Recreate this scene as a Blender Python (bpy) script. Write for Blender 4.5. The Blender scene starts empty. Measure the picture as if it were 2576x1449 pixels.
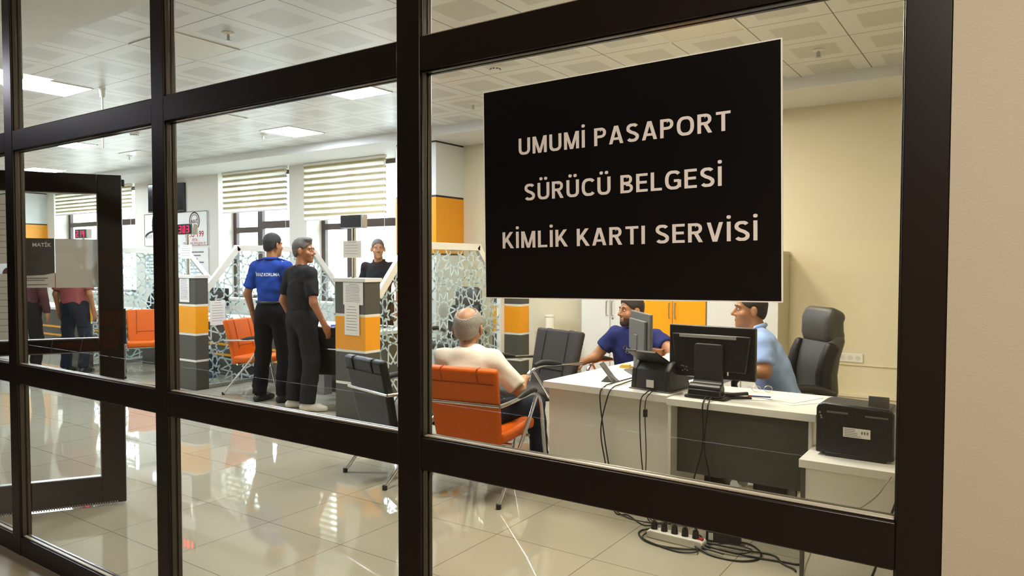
import bpy, bmesh, math, random
import numpy as np
from mathutils import Vector, Matrix
from mathutils.bvhtree import BVHTree

SC = bpy.context.scene
COL = SC.collection
R = math.radians
random.seed(7)

# ------------------------------------------------------------------ camera
cam_data = bpy.data.cameras.new('camera')
cam_data.sensor_width = 36.0
cam_data.lens = 36.0 * 1839.07 / 2576.0
cam_data.clip_start = 0.05
cam_data.clip_end = 200
cam = bpy.data.objects.new('camera', cam_data)
COL.objects.link(cam)
_r = Vector((0.82418, 0.56633, 0.00152)); _u = Vector((-0.0203, 0.02687, 0.99943)); _f = Vector((-0.56597, 0.82374, -0.03364))
cam.matrix_world = Matrix(((_r.x, _u.x, -_f.x, 0.0), (_r.y, _u.y, -_f.y, -1.6278), (_r.z, _u.z, -_f.z, 1.506), (0, 0, 0, 1)))
SC.camera = cam

# ------------------------------------------------------------------ render look
SC.view_settings.view_transform = 'Standard'
SC.view_settings.look = 'None'
SC.view_settings.gamma = 1.0
SC.view_settings.exposure = 1.40
SC.view_settings.use_curve_mapping = False
cy = SC.cycles
cy.max_bounces = 9
cy.diffuse_bounces = 4
cy.glossy_bounces = 4
cy.transmission_bounces = 6
cy.transparent_max_bounces = 32
cy.sample_clamp_indirect = 6
cy.caustics_reflective = False
cy.caustics_refractive = False
cy.use_denoising = True

# ------------------------------------------------------------------ sky
world = bpy.data.worlds.new('daylight')
SC.world = world
world.use_nodes = True
_bg = world.node_tree.nodes['Background']
_bg.inputs[0].default_value = (0.80, 0.90, 1.0, 1)
_bg.inputs[1].default_value = 6.0
PANEL_E = 40.0
WARM_E = 27.0
CORR_E = 44.0

# ------------------------------------------------------------------ colours and materials
def lin(h):
    h = h.lstrip('#')
    v = [int(h[i:i + 2], 16) / 255 for i in (0, 2, 4)]
    return tuple(c / 12.92 if c <= 0.04045 else ((c + 0.055) / 1.055) ** 2.4 for c in v) + (1,)

def mat(name, hexc, rough=0.5, metal=0.0, spec=0.5, bump=0.0, bscale=60.0, vary=0.0, vscale=8.0, emit=None, estr=0.0, sheen=0.0, coat=0.0, trans=0.0):
    m = bpy.data.materials.new(name); m.use_nodes = True
    nt = m.node_tree; b = nt.nodes['Principled BSDF']
    b.inputs['Base Color'].default_value = lin(hexc)
    b.inputs['Roughness'].default_value = rough
    b.inputs['Metallic'].default_value = metal
    b.inputs['Specular IOR Level'].default_value = spec
    if coat: b.inputs['Coat Weight'].default_value = coat; b.inputs['Coat Roughness'].default_value = 0.12
    if sheen: b.inputs['Sheen Weight'].default_value = sheen
    if emit:
        b.inputs['Emission Color'].default_value = lin(emit); b.inputs['Emission Strength'].default_value = estr
    tc = nt.nodes.new('ShaderNodeTexCoord')
    if vary:
        n = nt.nodes.new('ShaderNodeTexNoise'); n.inputs['Scale'].default_value = vscale; n.inputs['Detail'].default_value = 4
        nt.links.new(tc.outputs['Object'], n.inputs['Vector'])
        mx = nt.nodes.new('ShaderNodeMix'); mx.data_type = 'RGBA'
        c = lin(hexc)
        mx.inputs['A'].default_value = tuple(x * (1 - vary) for x in c[:3]) + (1,)
        mx.inputs['B'].default_value = tuple(min(1, x * (1 + vary)) for x in c[:3]) + (1,)
        nt.links.new(n.outputs['Fac'], mx.inputs['Factor'])
        nt.links.new(mx.outputs['Result'], b.inputs['Base Color'])
    if bump:
        n = nt.nodes.new('ShaderNodeTexNoise'); n.inputs['Scale'].default_value = bscale; n.inputs['Detail'].default_value = 3
        nt.links.new(tc.outputs['Object'], n.inputs['Vector'])
        bp = nt.nodes.new('ShaderNodeBump'); bp.inputs['Strength'].default_value = bump; bp.inputs['Distance'].default_value = 0.01
        nt.links.new(n.outputs['Fac'], bp.inputs['Height']); nt.links.new(bp.outputs['Normal'], b.inputs['Normal'])
    return m

def math_node(nt, op, a, b=None):
    n = nt.nodes.new('ShaderNodeMath'); n.operation = op
    for i, v in enumerate((a, b)):
        if v is None: continue
        if isinstance(v, (int, float)): n.inputs[i].default_value = v
        else: nt.links.new(v, n.inputs[i])
    return n.outputs[0]

def glass_mat(name, tint='#f4fbf8', reflect=1.0, base=0.02):
    m = bpy.data.materials.new(name); m.use_nodes = True
    nt = m.node_tree; nt.nodes.remove(nt.nodes['Principled BSDF'])
    out = nt.nodes['Material Output']
    t = nt.nodes.new('ShaderNodeBsdfTransparent'); t.inputs[0].default_value = lin(tint)
    g = nt.nodes.new('ShaderNodeBsdfGlossy'); g.inputs['Roughness'].default_value = 0.0; g.inputs[0].default_value = (1, 1, 1, 1)
    fr = nt.nodes.new('ShaderNodeFresnel'); fr.inputs['IOR'].default_value = 1.45
    mx = nt.nodes.new('ShaderNodeMixShader')
    geo = nt.nodes.new('ShaderNodeNewGeometry')
    f = math_node(nt, 'MULTIPLY', fr.outputs[0], reflect)
    f = math_node(nt, 'MULTIPLY', f, math_node(nt, 'SUBTRACT', 1.0, geo.outputs['Backfacing']))
    nt.links.new(f, mx.inputs[0]); nt.links.new(t.outputs[0], mx.inputs[1]); nt.links.new(g.outputs[0], mx.inputs[2])
    nt.links.new(mx.outputs[0], out.inputs[0])
    return m

def film_mat(name, hexc, alpha, transl=0.5):
    m = bpy.data.materials.new(name); m.use_nodes = True
    nt = m.node_tree; nt.nodes.remove(nt.nodes['Principled BSDF'])
    out = nt.nodes['Material Output']
    t = nt.nodes.new('ShaderNodeBsdfTransparent')
    d = nt.nodes.new('ShaderNodeBsdfDiffuse'); d.inputs[0].default_value = lin(hexc)
    tl = nt.nodes.new('ShaderNodeBsdfTranslucent'); tl.inputs[0].default_value = lin(hexc)
    a = nt.nodes.new('ShaderNodeMixShader'); a.inputs[0].default_value = transl
    nt.links.new(d.outputs[0], a.inputs[1]); nt.links.new(tl.outputs[0], a.inputs[2])
    mx = nt.nodes.new('ShaderNodeMixShader'); mx.inputs[0].default_value = alpha
    nt.links.new(t.outputs[0], mx.inputs[1]); nt.links.new(a.outputs[0], mx.inputs[2])
    nt.links.new(mx.outputs[0], out.inputs[0])
    return m

def emit_mat(name, hexc, strength):
    m = bpy.data.materials.new(name); m.use_nodes = True
    nt = m.node_tree; nt.nodes.remove(nt.nodes['Principled BSDF'])
    e = nt.nodes.new('ShaderNodeEmission'); e.inputs[0].default_value = lin(hexc); e.inputs[1].default_value = strength
    nt.links.new(e.outputs[0], nt.nodes['Material Output'].inputs[0])
    return m

def tile_mat(name, ox, oy, size, base, line, lw, rough, inner=None, inner_r=0.3, bump=0.0, spec=0.5, vary=0.03):
    """square tiles laid on world x,y with thin joints; inner = colour of a perforated centre field"""
    m = bpy.data.materials.new(name); m.use_nodes = True
    nt = m.node_tree; b = nt.nodes['Principled BSDF']
    tc = nt.nodes.new('ShaderNodeTexCoord')
    sp = nt.nodes.new('ShaderNodeSeparateXYZ'); nt.links.new(tc.outputs['Object'], sp.inputs[0])
    u = math_node(nt, 'DIVIDE', math_node(nt, 'SUBTRACT', sp.outputs[0], ox), size)
    v = math_node(nt, 'DIVIDE', math_node(nt, 'SUBTRACT', sp.outputs[1], oy), size)
    fu = math_node(nt, 'ABSOLUTE', math_node(nt, 'SUBTRACT', math_node(nt, 'SUBTRACT', u, math_node(nt, 'FLOOR', u)), 0.5))
    fv = math_node(nt, 'ABSOLUTE', math_node(nt, 'SUBTRACT', math_node(nt, 'SUBTRACT', v, math_node(nt, 'FLOOR', v)), 0.5))
    mxv = math_node(nt, 'MAXIMUM', fu, fv)
    joint = math_node(nt, 'GREATER_THAN', mxv, 0.5 - lw / size / 2)
    n = nt.nodes.new('ShaderNodeTexNoise'); n.inputs['Scale'].default_value = 2.3; n.inputs['Detail'].default_value = 5
    nt.links.new(tc.outputs['Object'], n.inputs['Vector'])
    c = lin(base)
    mv = nt.nodes.new('ShaderNodeMix'); mv.data_type = 'RGBA'
    mv.inputs['A'].default_value = tuple(x * (1 - vary) for x in c[:3]) + (1,); mv.inputs['B'].default_value = tuple(x * (1 + vary) for x in c[:3]) + (1,)
    nt.links.new(n.outputs['Fac'], mv.inputs['Factor'])
    col = mv.outputs['Result']
    if inner:
        mi = nt.nodes.new('ShaderNodeMix'); mi.data_type = 'RGBA'
        nt.links.new(math_node(nt, 'LESS_THAN', mxv, inner_r), mi.inputs['Factor'])
        nt.links.new(col, mi.inputs['A']); mi.inputs['B'].default_value = lin(inner)
        col = mi.outputs['Result']
    mj = nt.nodes.new('ShaderNodeMix'); mj.data_type = 'RGBA'
    nt.links.new(joint, mj.inputs['Factor']); nt.links.new(col, mj.inputs['A']); mj.inputs['B'].default_value = lin(line)
    nt.links.new(mj.outputs['Result'], b.inputs['Base Color'])
    b.inputs['Roughness'].default_value = rough
    b.inputs['Specular IOR Level'].default_value = spec
    bp = nt.nodes.new('ShaderNodeBump'); bp.inputs['Strength'].default_value = 0.6; bp.inputs['Distance'].default_value = 0.003
    nt.links.new(math_node(nt, 'SUBTRACT', 1.0, joint), bp.inputs['Height'])
    if bump:
        b2 = nt.nodes.new('ShaderNodeBump'); b2.inputs['Strength'].default_value = bump; b2.inputs['Distance'].default_value = 0.02
        n2 = nt.nodes.new('ShaderNodeTexNoise'); n2.inputs['Scale'].default_value = 1.7; n2.inputs['Detail'].default_value = 1
        nt.links.new(tc.outputs['Object'], n2.inputs['Vector']); nt.links.new(n2.outputs['Fac'], b2.inputs['Height'])
        nt.links.new(b2.outputs['Normal'], bp.inputs['Normal'])
    nt.links.new(bp.outputs['Normal'], b.inputs['Normal'])
    return m

M = {}
M['frame'] = mat('dark_brown_aluminium', '#160e0a', 0.34, 0.0, 0.35, vary=0.12, vscale=3)
M['window_frame'] = mat('glare_lightened_frame', '#43342d', 0.4)  # dark frame colour raised to brown, window glare painted in
M['bead'] = mat('bronze_glazing_bead', '#3f372f', 0.25, 0.3, 0.6)
M['lit_sealant'] = mat('lit_grey_sealant', '#a59d8d', 0.35)  # silicone whose pale grey also holds room light reflected on lower edges
M['glass'] = glass_mat('clear_pane', '#fafcfb')
M['screen_glass'] = glass_mat('screen_pane', '#f6faf8')
M['floor'] = tile_mat('polished_cream_tile', -4.143, 1.039, 0.6, '#a69f8c', '#6f6756', 0.0045, 0.03, spec=0.75, vary=0.05, bump=0.006)
M['corr_floor'] = mat('corridor_stone', '#8b7f6a', 0.3)
M['ceil'] = tile_mat('metal_ceiling_tile', -4.684, 2.108, 0.6, '#d6d6d2', '#3a3834', 0.008, 0.32, inner='#c0bfb9', inner_r=0.29, vary=0.01)
M['gypsum'] = mat('white_gypsum', '#d9d8d4', 0.6, bump=0.02)
M['cream'] = mat('warm_lit_wall_paint', '#dacfb0', 0.62, bump=0.05, bscale=180, vary=0.02)  # same paint as offwhite, warmer light of the right bay tinted in
M['offwhite'] = mat('cool_lit_wall_paint', '#d8d2c6', 0.62, bump=0.05, bscale=180, vary=0.02)  # same paint, kept neutral for the cooler light along the windows
M['beige'] = mat('beige_corridor_paint', '#b6ac97', 0.62, bump=0.08, bscale=220, vary=0.02)
M['corr'] = mat('corridor_paint', '#a89a84', 0.7)
M['white_panel'] = mat('white_laminate_panel', '#d9dad8', 0.45)
M['yellow'] = mat('amber_laminate', '#e89a0c', 0.42, vary=0.03)
M['darkgrey'] = mat('charcoal_laminate', '#4a4942', 0.5, vary=0.05, vscale=40)
M['joint'] = mat('dark_joint', '#2b2a28', 0.6)
M['desk'] = mat('white_melamine', '#dedbd4', 0.4, vary=0.01)
M['desk_edge'] = mat('white_edge_band', '#d0ccc3', 0.45)
M['chrome'] = mat('chrome', '#d8d8d6', 0.12, 1.0)
M['steel'] = mat('brushed_steel', '#b9b9b6', 0.32, 1.0)
M['orange'] = mat('orange_leatherette', '#cd5c00', 0.5, spec=0.3, bump=0.15, bscale=260, vary=0.05)
M['seam'] = mat('dark_orange_seam', '#9a3d05', 0.7)
M['black_leather'] = mat('black_leather', '#0f0e0f', 0.42, spec=0.3, bump=0.2, bscale=180, vary=0.1)
M['brown_fabric'] = mat('dark_brown_fabric', '#35302f', 0.75, bump=0.2, bscale=300, vary=0.06)
M['seam_dark'] = mat('black_seam', '#0c0b0b', 0.8)
M['grey_leather'] = mat('charcoal_leather', '#3b3a37', 0.42, bump=0.15, bscale=150, vary=0.06)
M['black_plastic'] = mat('black_plastic', '#131214', 0.35)
M['matte_black'] = mat('matt_black_plastic', '#1a191b', 0.55)
M['grey_plastic'] = mat('grey_plastic', '#5d5c5b', 0.45)
M['vent_grey'] = mat('light_grey_vent', '#8d8c8a', 0.5)
M['dark_plastic'] = mat('dark_grey_plastic', '#2f2d2f', 0.5)
M['screen'] = mat('dark_screen', '#10141a', 0.15)
M['rubber'] = mat('black_rubber', '#141414', 0.6)
M['paper'] = mat('white_paper', '#e6e4de', 0.8, vary=0.02)
M['ink'] = mat('grey_ink', '#77767a', 0.8)
M['ink_dark'] = mat('black_ink', '#262428', 0.8)
M['red_ink'] = mat('red_ink', '#b3232a', 0.7)
M['maroon_ink'] = mat('maroon_ink', '#5b2626', 0.7)
M['led'] = emit_mat('red_led', '#ff1230', 4.0)
M['sign_black'] = mat('black_acrylic', '#08080a', 0.28, spec=0.35)
M['sign_edge'] = mat('white_acrylic_edge', '#f2f0ea', 0.3)
M['sign_text'] = mat('white_vinyl_letters', '#e3dcd8', 0.6, emit=None)
M['film'] = film_mat('frosted_film', '#dbe6e6', 0.72, 0.45)
M['band'] = film_mat('cream_blind_band', '#c2b48c', 0.90, 0.30)
M['sheer'] = film_mat('sheer_blind_band', '#f6f3ea', 0.40, 0.7)
M['panel_on'] = emit_mat('lit_panel', '#e6efff', PANEL_E)
M['panel_warm'] = emit_mat('lit_warm_panel', '#fff3de', WARM_E)
M['panel_corr'] = emit_mat('lit_corridor_panel', '#fff2e2', CORR_E)
M['panel_corr_dim'] = emit_mat('dim_corridor_panel', '#f4f2ff', 14.0)
M['panel_off'] = mat('unlit_panel', '#d3cfc2', 0.25)
M['white_plastic'] = mat('white_plastic', '#e2dfd6', 0.4)
M['cab_white'] = mat('white_cabinet', '#d9d8d4', 0.42)
M['cab_amber'] = mat('amber_cabinet', '#f0a005', 0.42)
M['cab_grey'] = mat('pale_grey_cabinet_side', '#c5bfa9', 0.5)
M['cardboard'] = mat('brown_card', '#7a4a26', 0.7)
M['tickets'] = mat('yellow_paper', '#c8a745', 0.7)
M['blue_plastic'] = mat('blue_plastic', '#2743a3', 0.4)
M['jug'] = glass_mat('blue_jug', '#a8c4e0', 1.0)
M['plate'] = mat('diamond_plate', '#9b9a97', 0.35, 0.8, bump=1.0, bscale=55)
M['cable'] = mat('black_cable', '#121112', 0.5)
M['cable_grey'] = mat('pale_grey_cable', '#8d8778', 0.5)
M['foliage'] = mat('outside_building', '#dfe6ea', 0.8)
M['ground'] = mat('outside_ground', '#9a948a', 0.9)
# people
M['skin'] = mat('skin_tan', '#a3714d', 0.55, bump=0.05, vary=0.06, vscale=20)
M['skin2'] = mat('skin_olive', '#98653f', 0.55, bump=0.05, vary=0.06, vscale=20)
M['skin3'] = mat('skin_ruddy', '#a36c4a', 0.55, bump=0.05, vary=0.08, vscale=18)
M['skin_pale'] = mat('skin_pale', '#a87a5c', 0.5, vary=0.08, vscale=18)
M['hair'] = mat('dark_hair', '#1f1815', 0.6, bump=0.5, bscale=240, vary=0.25, vscale=60)
M['hair_grey'] = mat('greying_hair', '#5b544c', 0.65, bump=0.5, bscale=240, vary=0.35, vscale=70)
M['hair_white'] = mat('white_hair', '#918c85', 0.7, bump=0.5, bscale=220, vary=0.2, vscale=60)
M['hair_brown'] = mat('dark_brown_hair', '#2b201a', 0.6, bump=0.5, bscale=240, vary=0.25, vscale=60)
M['stubble'] = mat('short_beard', '#3a2820', 0.75, bump=0.4, bscale=260, vary=0.3, vscale=80)
M['eye_white'] = mat('eye_white', '#d8cfc6', 0.3)
M['eye_dark'] = mat('eye_dark', '#1b120d', 0.3)
M['lip'] = mat('lip', '#8e5242', 0.5)
M['blue_shirt'] = mat('royal_blue_cloth', '#1f3f8c', 0.8, spec=0.15, bump=0.25, bscale=26, vary=0.08)
M['tee'] = mat('charcoal_cloth', '#222224', 0.85, spec=0.15, bump=0.25, bscale=24, vary=0.08)
M['black_shirt'] = mat('black_cloth', '#1e1d20', 0.85, spec=0.15, bump=0.25, bscale=24)
M['white_tee'] = mat('white_cloth', '#dfdad0', 0.85, spec=0.15, bump=0.25, bscale=22, vary=0.02)
M['navy'] = mat('navy_polo_cloth', '#232a60', 0.8, spec=0.15, bump=0.25, bscale=24, vary=0.06)
M['sky'] = mat('light_blue_cloth', '#95aede', 0.8, spec=0.15, bump=0.3, bscale=24, vary=0.05)
M['red_cloth'] = mat('brick_red_cloth', '#8f4a48', 0.85, spec=0.15, bump=0.25, bscale=24)
M['maroon'] = mat('maroon_cloth', '#4a2a2c', 0.85, spec=0.15, bump=0.25, bscale=24)
M['black_trouser'] = mat('black_trouser_cloth', '#100f12', 0.85, spec=0.15, bump=0.25, bscale=20)
M['grey_trouser'] = mat('dark_grey_denim', '#232426', 0.85, spec=0.15, bump=0.3, bscale=20, vary=0.12)
M['denim'] = mat('dark_blue_denim', '#1c222e', 0.85, spec=0.15, bump=0.3, bscale=20, vary=0.1)
M['shoe_black'] = mat('black_shoe', '#161413', 0.4)
M['shoe_white'] = mat('white_shoe', '#d6cfc0', 0.6)
M['badge'] = mat('silver_thread', '#dcdde2', 0.6)

# ------------------------------------------------------------------ mesh helpers
def stroke(pts, t, closed=False):
    """quads of width t along a polyline with mitred joints"""
    P = [Vector(p) for p in pts]; n = len(P); L = []; Rr = []
    for i in range(n):
        a = P[i - 1] if (i > 0 or closed) else None; b = P[(i + 1) % n] if (i < n - 1 or closed) else None
        d0 = (P[i] - a).normalized() if a is not None else None; d1 = (b - P[i]).normalized() if b is not None else None
        d = (d0 + d1).normalized() if (d0 is not None and d1 is not None) else (d0 if d1 is None else d1)
        nn = Vector((-d.y, d.x)); c = 1.0
        if d0 is not None and d1 is not None: c = max(.45, nn.dot(Vector((-d0.y, d0.x))))
        L.append(P[i] + nn * t / 2 / c); Rr.append(P[i] - nn * t / 2 / c)
    return [[tuple(Rr[i]), tuple(Rr[(i + 1) % n]), tuple(L[(i + 1) % n]), tuple(L[i])] for i in range(n if closed else n - 1)]
def oval(cx, cy, rx, ry, a0, a1, n=20, e=2.5):
    out = []
    for k in range(n + 1):
        a = math.radians(a0 + (a1 - a0) * k / n); c, q = math.cos(a), math.sin(a)
        out.append((cx + rx * math.copysign(abs(c) ** (2 / e), c), cy + ry * math.copysign(abs(q) ** (2 / e), q)))
    return out
def hclip(q):
    for n, c in (((0, 1), 1.0), ((0, -1), 0.0)):
        out = []
        for i in range(len(q)):
            a, b = q[i], q[(i + 1) % len(q)]; da, db = a[1] * n[1] - c, b[1] * n[1] - c
            if da <= 0: out.append(a)
            if (da < 0 < db) or (db < 0 < da):
                f = da / (da - db); out.append((a[0] + (b[0] - a[0]) * f, a[1] + (b[1] - a[1]) * f))
        q = out
        if len(q) < 3: return None
    return q
def glyph(ch, t):
    h = t / 2; S = []; th = t * .86
    dots = []
    if ch in 'İ': dots = [h]; base = 'I'
    elif ch == 'Ü': dots = [.21, .49]; base = 'U'
    else: base = ch
    V = lambda x: [(x, 0), (x, 1)]
    H_ = lambda y, a, b: [(a, y), (b, y)]
    hh = th / 2
    if base == 'I': w = t; S = [(V(h), t)]
    elif base == 'U': w = .70; S = [([(h, 1)] + oval(w / 2, .36, w / 2 - h, .36 - hh, 180, 360, 16) + [(w - h, 1)], t)]
    elif base == 'M': w = .84; S = [(V(h), t), (V(w - h), t), ([(h * .95, 1.12), (w / 2, -.02)], t * .92), ([(w - h * .95, 1.12), (w / 2, -.02)], t * .92)]
    elif base == 'L': w = .54; S = [(V(h), t), (H_(hh, h, w), th)]
    elif base == 'E': w = .57; S = [(V(h), t), (H_(hh, h, w), th), (H_(1 - hh, h, w), th), (H_(.52, h, w - .04), th)]
    elif base == 'T': w = .64; S = [(V(w / 2), t), (H_(1 - hh, 0, w), th)]
    elif base == 'V': w = .72; S = [([(h * .8, 1.1), (w / 2, -.06)], t), ([(w - h * .8, 1.1), (w / 2, -.06)], t)]
    elif base == 'A': w = .74; S = [([(h * .7, -.1), (w / 2, 1.06)], t), ([(w - h * .7, -.1), (w / 2, 1.06)], t), (H_(.28, .16, w - .16), th * .95)]
    elif base == 'K': w = .68; S = [(V(h), t), ([(.10, .34), (.62, 1.10)], t), ([(.26, .56), (.66, -.10)], t)]
    elif base == 'O': w = .80; S = [(oval(w / 2, .5, w / 2 - h, .5 - hh, 0, 360, 40)[:-1], t, True)]
    elif base == 'C': w = .70; S = [(oval(.39, .5, .39 - h, .5 - hh, 42, 318, 30), t)]
    elif base == 'G': w = .76; S = [(oval(.40, .5, .40 - h, .5 - hh, 42, 322, 30), t), ([(w - h, .10), (w - h, .50)], t), (H_(.46, .42, w - h), th)]
    elif base in 'PR':
        w = .64; S = [(V(h), t), ([(h, 1 - hh), (.34, 1 - hh)] + oval(.34, .715, .30 - h, .285 - hh, 90, -90, 12, 2.2) + [(h, .43 + hh)], th * 1.05)]
        if base == 'R': w = .68; S.append(([(.33, .50), (.62, -.10)], t))
    elif base == 'B':
        w = .65; S = [(V(h), t), ([(h, 1 - hh), (.34, 1 - hh)] + oval(.34, .74, .27 - h, .26 - hh, 90, -90, 12, 2.2) + [(h, .48 + hh)], th), ([(h, .52), (.36, .52)] + oval(.36, .26 + .0, .29 - h, .26 - hh, 90, -90, 12, 2.2) + [(h, hh)], th)]
    elif base == 'S':
        w = .64; S = [(oval(w / 2, .735, w / 2 - h - .01, .265 - hh, 28, 205, 16, 2.2) + [(w * .36, .545), (w * .66, .455)] + oval(w / 2, .265, w / 2 - h, .265 - hh, 25, -152, 16, 2.2), t)]
    polys = []
    for q in S:
        for p in stroke(q[0], q[1], len(q) > 2):
            c = hclip(p)
            if c: polys.append(c)
    for d in dots: polys.append(oval(d, 1.235, .092, .092, 0, 360, 14, 2.6)[:-1])
    return w, polys

class MB:
    """collects shapes, then links them as ONE mesh object"""
    def __init__(s): s.v = []; s.f = []
    def add(s, vs, fs, mtx=None):
        o = len(s.v)
        for p in vs:
            p = Vector(p)
            s.v.append(tuple(mtx @ p) if mtx else tuple(p))
        s.f += [tuple(i + o for i in f) for f in fs]
        return s
    def box(s, x0, x1, y0, y1, z0, z1, mtx=None):
        vs = [(x0, y0, z0), (x1, y0, z0), (x1, y1, z0), (x0, y1, z0), (x0, y0, z1), (x1, y0, z1), (x1, y1, z1), (x0, y1, z1)]
        return s.add(vs, [(0, 3, 2, 1), (4, 5, 6, 7), (0, 1, 5, 4), (1, 2, 6, 5), (2, 3, 7, 6), (3, 0, 4, 7)], mtx)
    def cbox(s, c, d, mtx=None):
        return s.box(c[0] - d[0] / 2, c[0] + d[0] / 2, c[1] - d[1] / 2, c[1] + d[1] / 2, c[2] - d[2] / 2, c[2] + d[2] / 2, mtx)
    def prism(s, poly, h, mtx):
        """2D polygon (ccw) extruded 0..h along local z"""
        n = len(poly)
        vs = [(x, y, 0) for x, y in poly] + [(x, y, h) for x, y in poly]
        fs = [tuple(range(n - 1, -1, -1)), tuple(range(n, 2 * n))] + [(i, (i + 1) % n, n + (i + 1) % n, n + i) for i in range(n)]
        return s.add(vs, fs, mtx)
    def tube(s, pts, r, seg=8, smooth=0, caps=True, mtx=None):
        P = [Vector(p) for p in pts]
        if smooth:
            Q = []
            E = [2 * P[0] - P[1]] + P + [2 * P[-1] - P[-2]]
            for i in range(1, len(E) - 2):
                a, b, c, d = E[i - 1], E[i], E[i + 1], E[i + 2]
                for k in range(smooth):
                    t = k / smooth
                    Q.append(0.5 * ((2 * b) + (c - a) * t + (2 * a - 5 * b + 4 * c - d) * t * t + (3 * b - a - 3 * c + d) * t ** 3))
            Q.append(P[-1]); P = Q
        rs = r if isinstance(r, (list, tuple)) else [r] * len(P)
        if len(rs) != len(P):
            rs = list(np.interp(np.linspace(0, 1, len(P)), np.linspace(0, 1, len(rs)), rs))
        t0 = (P[1] - P[0]).normalized()
        n = t0.orthogonal().normalized()
        vs = []; fs = []
        for i, p in enumerate(P):
            t = (P[min(i + 1, len(P) - 1)] - P[max(i - 1, 0)]).normalized()
            n = (n - t * n.dot(t)).normalized(); b = t.cross(n)
            for k in range(seg):
                a = 2 * math.pi * k / seg
                vs.append(p + (n * math.cos(a) + b * math.sin(a)) * rs[i])
        for i in range(len(P) - 1):
            for k in range(seg):
                k2 = (k + 1) % seg
                fs.append((i * seg + k, i * seg + k2, (i + 1) * seg + k2, (i + 1) * seg + k))
        if caps:
            fs.append(tuple(range(seg - 1, -1, -1))); fs.append(tuple((len(P) - 1) * seg + k for k in range(seg)))
        return s.add(vs, fs, mtx)
    def cyl(s, p0, p1, r0, r1=None, seg=16, mtx=None):
        return s.tube([p0, p1], [r0, r0 if r1 is None else r1], seg, mtx=mtx)
    def lathe(s, prof, seg=20, mtx=None):
        vs = []; fs = []
        for r, z in prof:
            for k in range(seg):
                a = 2 * math.pi * k / seg; vs.append((r * math.cos(a), r * math.sin(a), z))
        for i in range(len(prof) - 1):
            for k in range(seg):
                k2 = (k + 1) % seg; fs.append((i * seg + k, i * seg + k2, (i + 1) * seg + k2, (i + 1) * seg + k))
        fs.append(tuple(range(seg - 1, -1, -1))); fs.append(tuple((len(prof) - 1) * seg + k for k in range(seg)))
        return s.add(vs, fs, mtx)
    def sweep_slab(s, prof, th, w0, w1=None, nx=1, mtx=None):
        """slab of thickness th following a (y,z) profile, spanning x -w/2..w/2 (w may change along the profile)"""
        w1 = w0 if w1 is None else w1
        P = [Vector((0, y, z)) for y, z in prof]; n = len(P)
        top = []; bot = []
        for i, p in enumerate(P):
            t = (P[min(i + 1, n - 1)] - P[max(i - 1, 0)]).normalized()
            nn = Vector((0, -t.z, t.y))
            top.append(p + nn * th / 2); bot.append(p - nn * th / 2)
        ring = top + bot[::-1]; m = len(ring)
        vs = []
        for sx in (-1, 1):
            for i, p in enumerate(ring):
                j = i if i < n else 2 * n - 1 - i
                w = w0 + (w1 - w0) * j / (n - 1)
                vs.append((sx * w / 2, p.y, p.z))
        fs = [tuple(range(m)), tuple(range(2 * m - 1, m - 1, -1))]
        for i in range(m):
            fs.append((i, i + m, (i + 1) % m + m, (i + 1) % m))
        return s.add(vs, fs, mtx)
    def text(s, body, mtx, bold=0.0, x0=None, x1=None, z0=0.0, cap=None, size=1.0, align='CENTER', spacing=1.0, depth=0.0):
        cu = bpy.data.curves.new('lettering', 'FONT'); cu.body = body; cu.size = size; cu.align_x = 'LEFT'; cu.offset = bold
        cu.space_character = spacing; cu.resolution_u = 3; cu.extrude = depth
        ob = bpy.data.objects.new('lettering', cu)
        me = bpy.data.meshes.new_from_object(ob)
        cu2 = bpy.data.curves.new('capital', 'FONT'); cu2.body = 'H'; cu2.size = size; cu2.offset = bold
        ob2 = bpy.data.objects.new('capital', cu2); me2 = bpy.data.meshes.new_from_object(ob2)
        V = np.array([v.co[:] for v in me.vertices]); H = max(v.co.y for v in me2.vertices)
        lo, hi = V[:, 0].min(), V[:, 0].max()
        sy = (cap / H) if cap else 1.0
        sx = ((x1 - x0) / (hi - lo)) if x1 is not None else sy
        if x0 is None: x0 = -(hi - lo) * sx / 2
        V2 = [(x0 + (p[0] - lo) * sx, z0 + p[1] * sy, p[2]) for p in V]
        s.add(V2, [tuple(p.vertices) for p in me.polygons], mtx)
        for o, c, mm in ((ob, cu, me), (ob2, cu2, me2)):
            bpy.data.objects.remove(o); bpy.data.curves.remove(c); bpy.data.meshes.remove(mm)
        return s
    def strokes(s, body, mtx, x0, x1, z0, cap, t=.165, depth=.0006, gap=.155):
        """sturdy sans capitals drawn as strokes; fitted between x0 and x1"""
        pieces = []; pen = 0.0
        for ch in body:
            if ch == ' ': pen += .36; continue
            w, polys = glyph(ch, t)
            pieces += [[(x + pen, y) for x, y in q] for q in polys]
            pen += w + gap
        pen -= gap; k = (x1 - x0) / pen
        for i, q in enumerate(pieces):
            s.prism([(x0 + x * k, z0 + y * cap) for x, y in q], depth + .00005 * (i % 7), mtx)
        return s
    def mesh(s, name):
        me = bpy.data.meshes.new(name); me.from_pydata(s.v, [], s.f); me.update()
        return me
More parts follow.
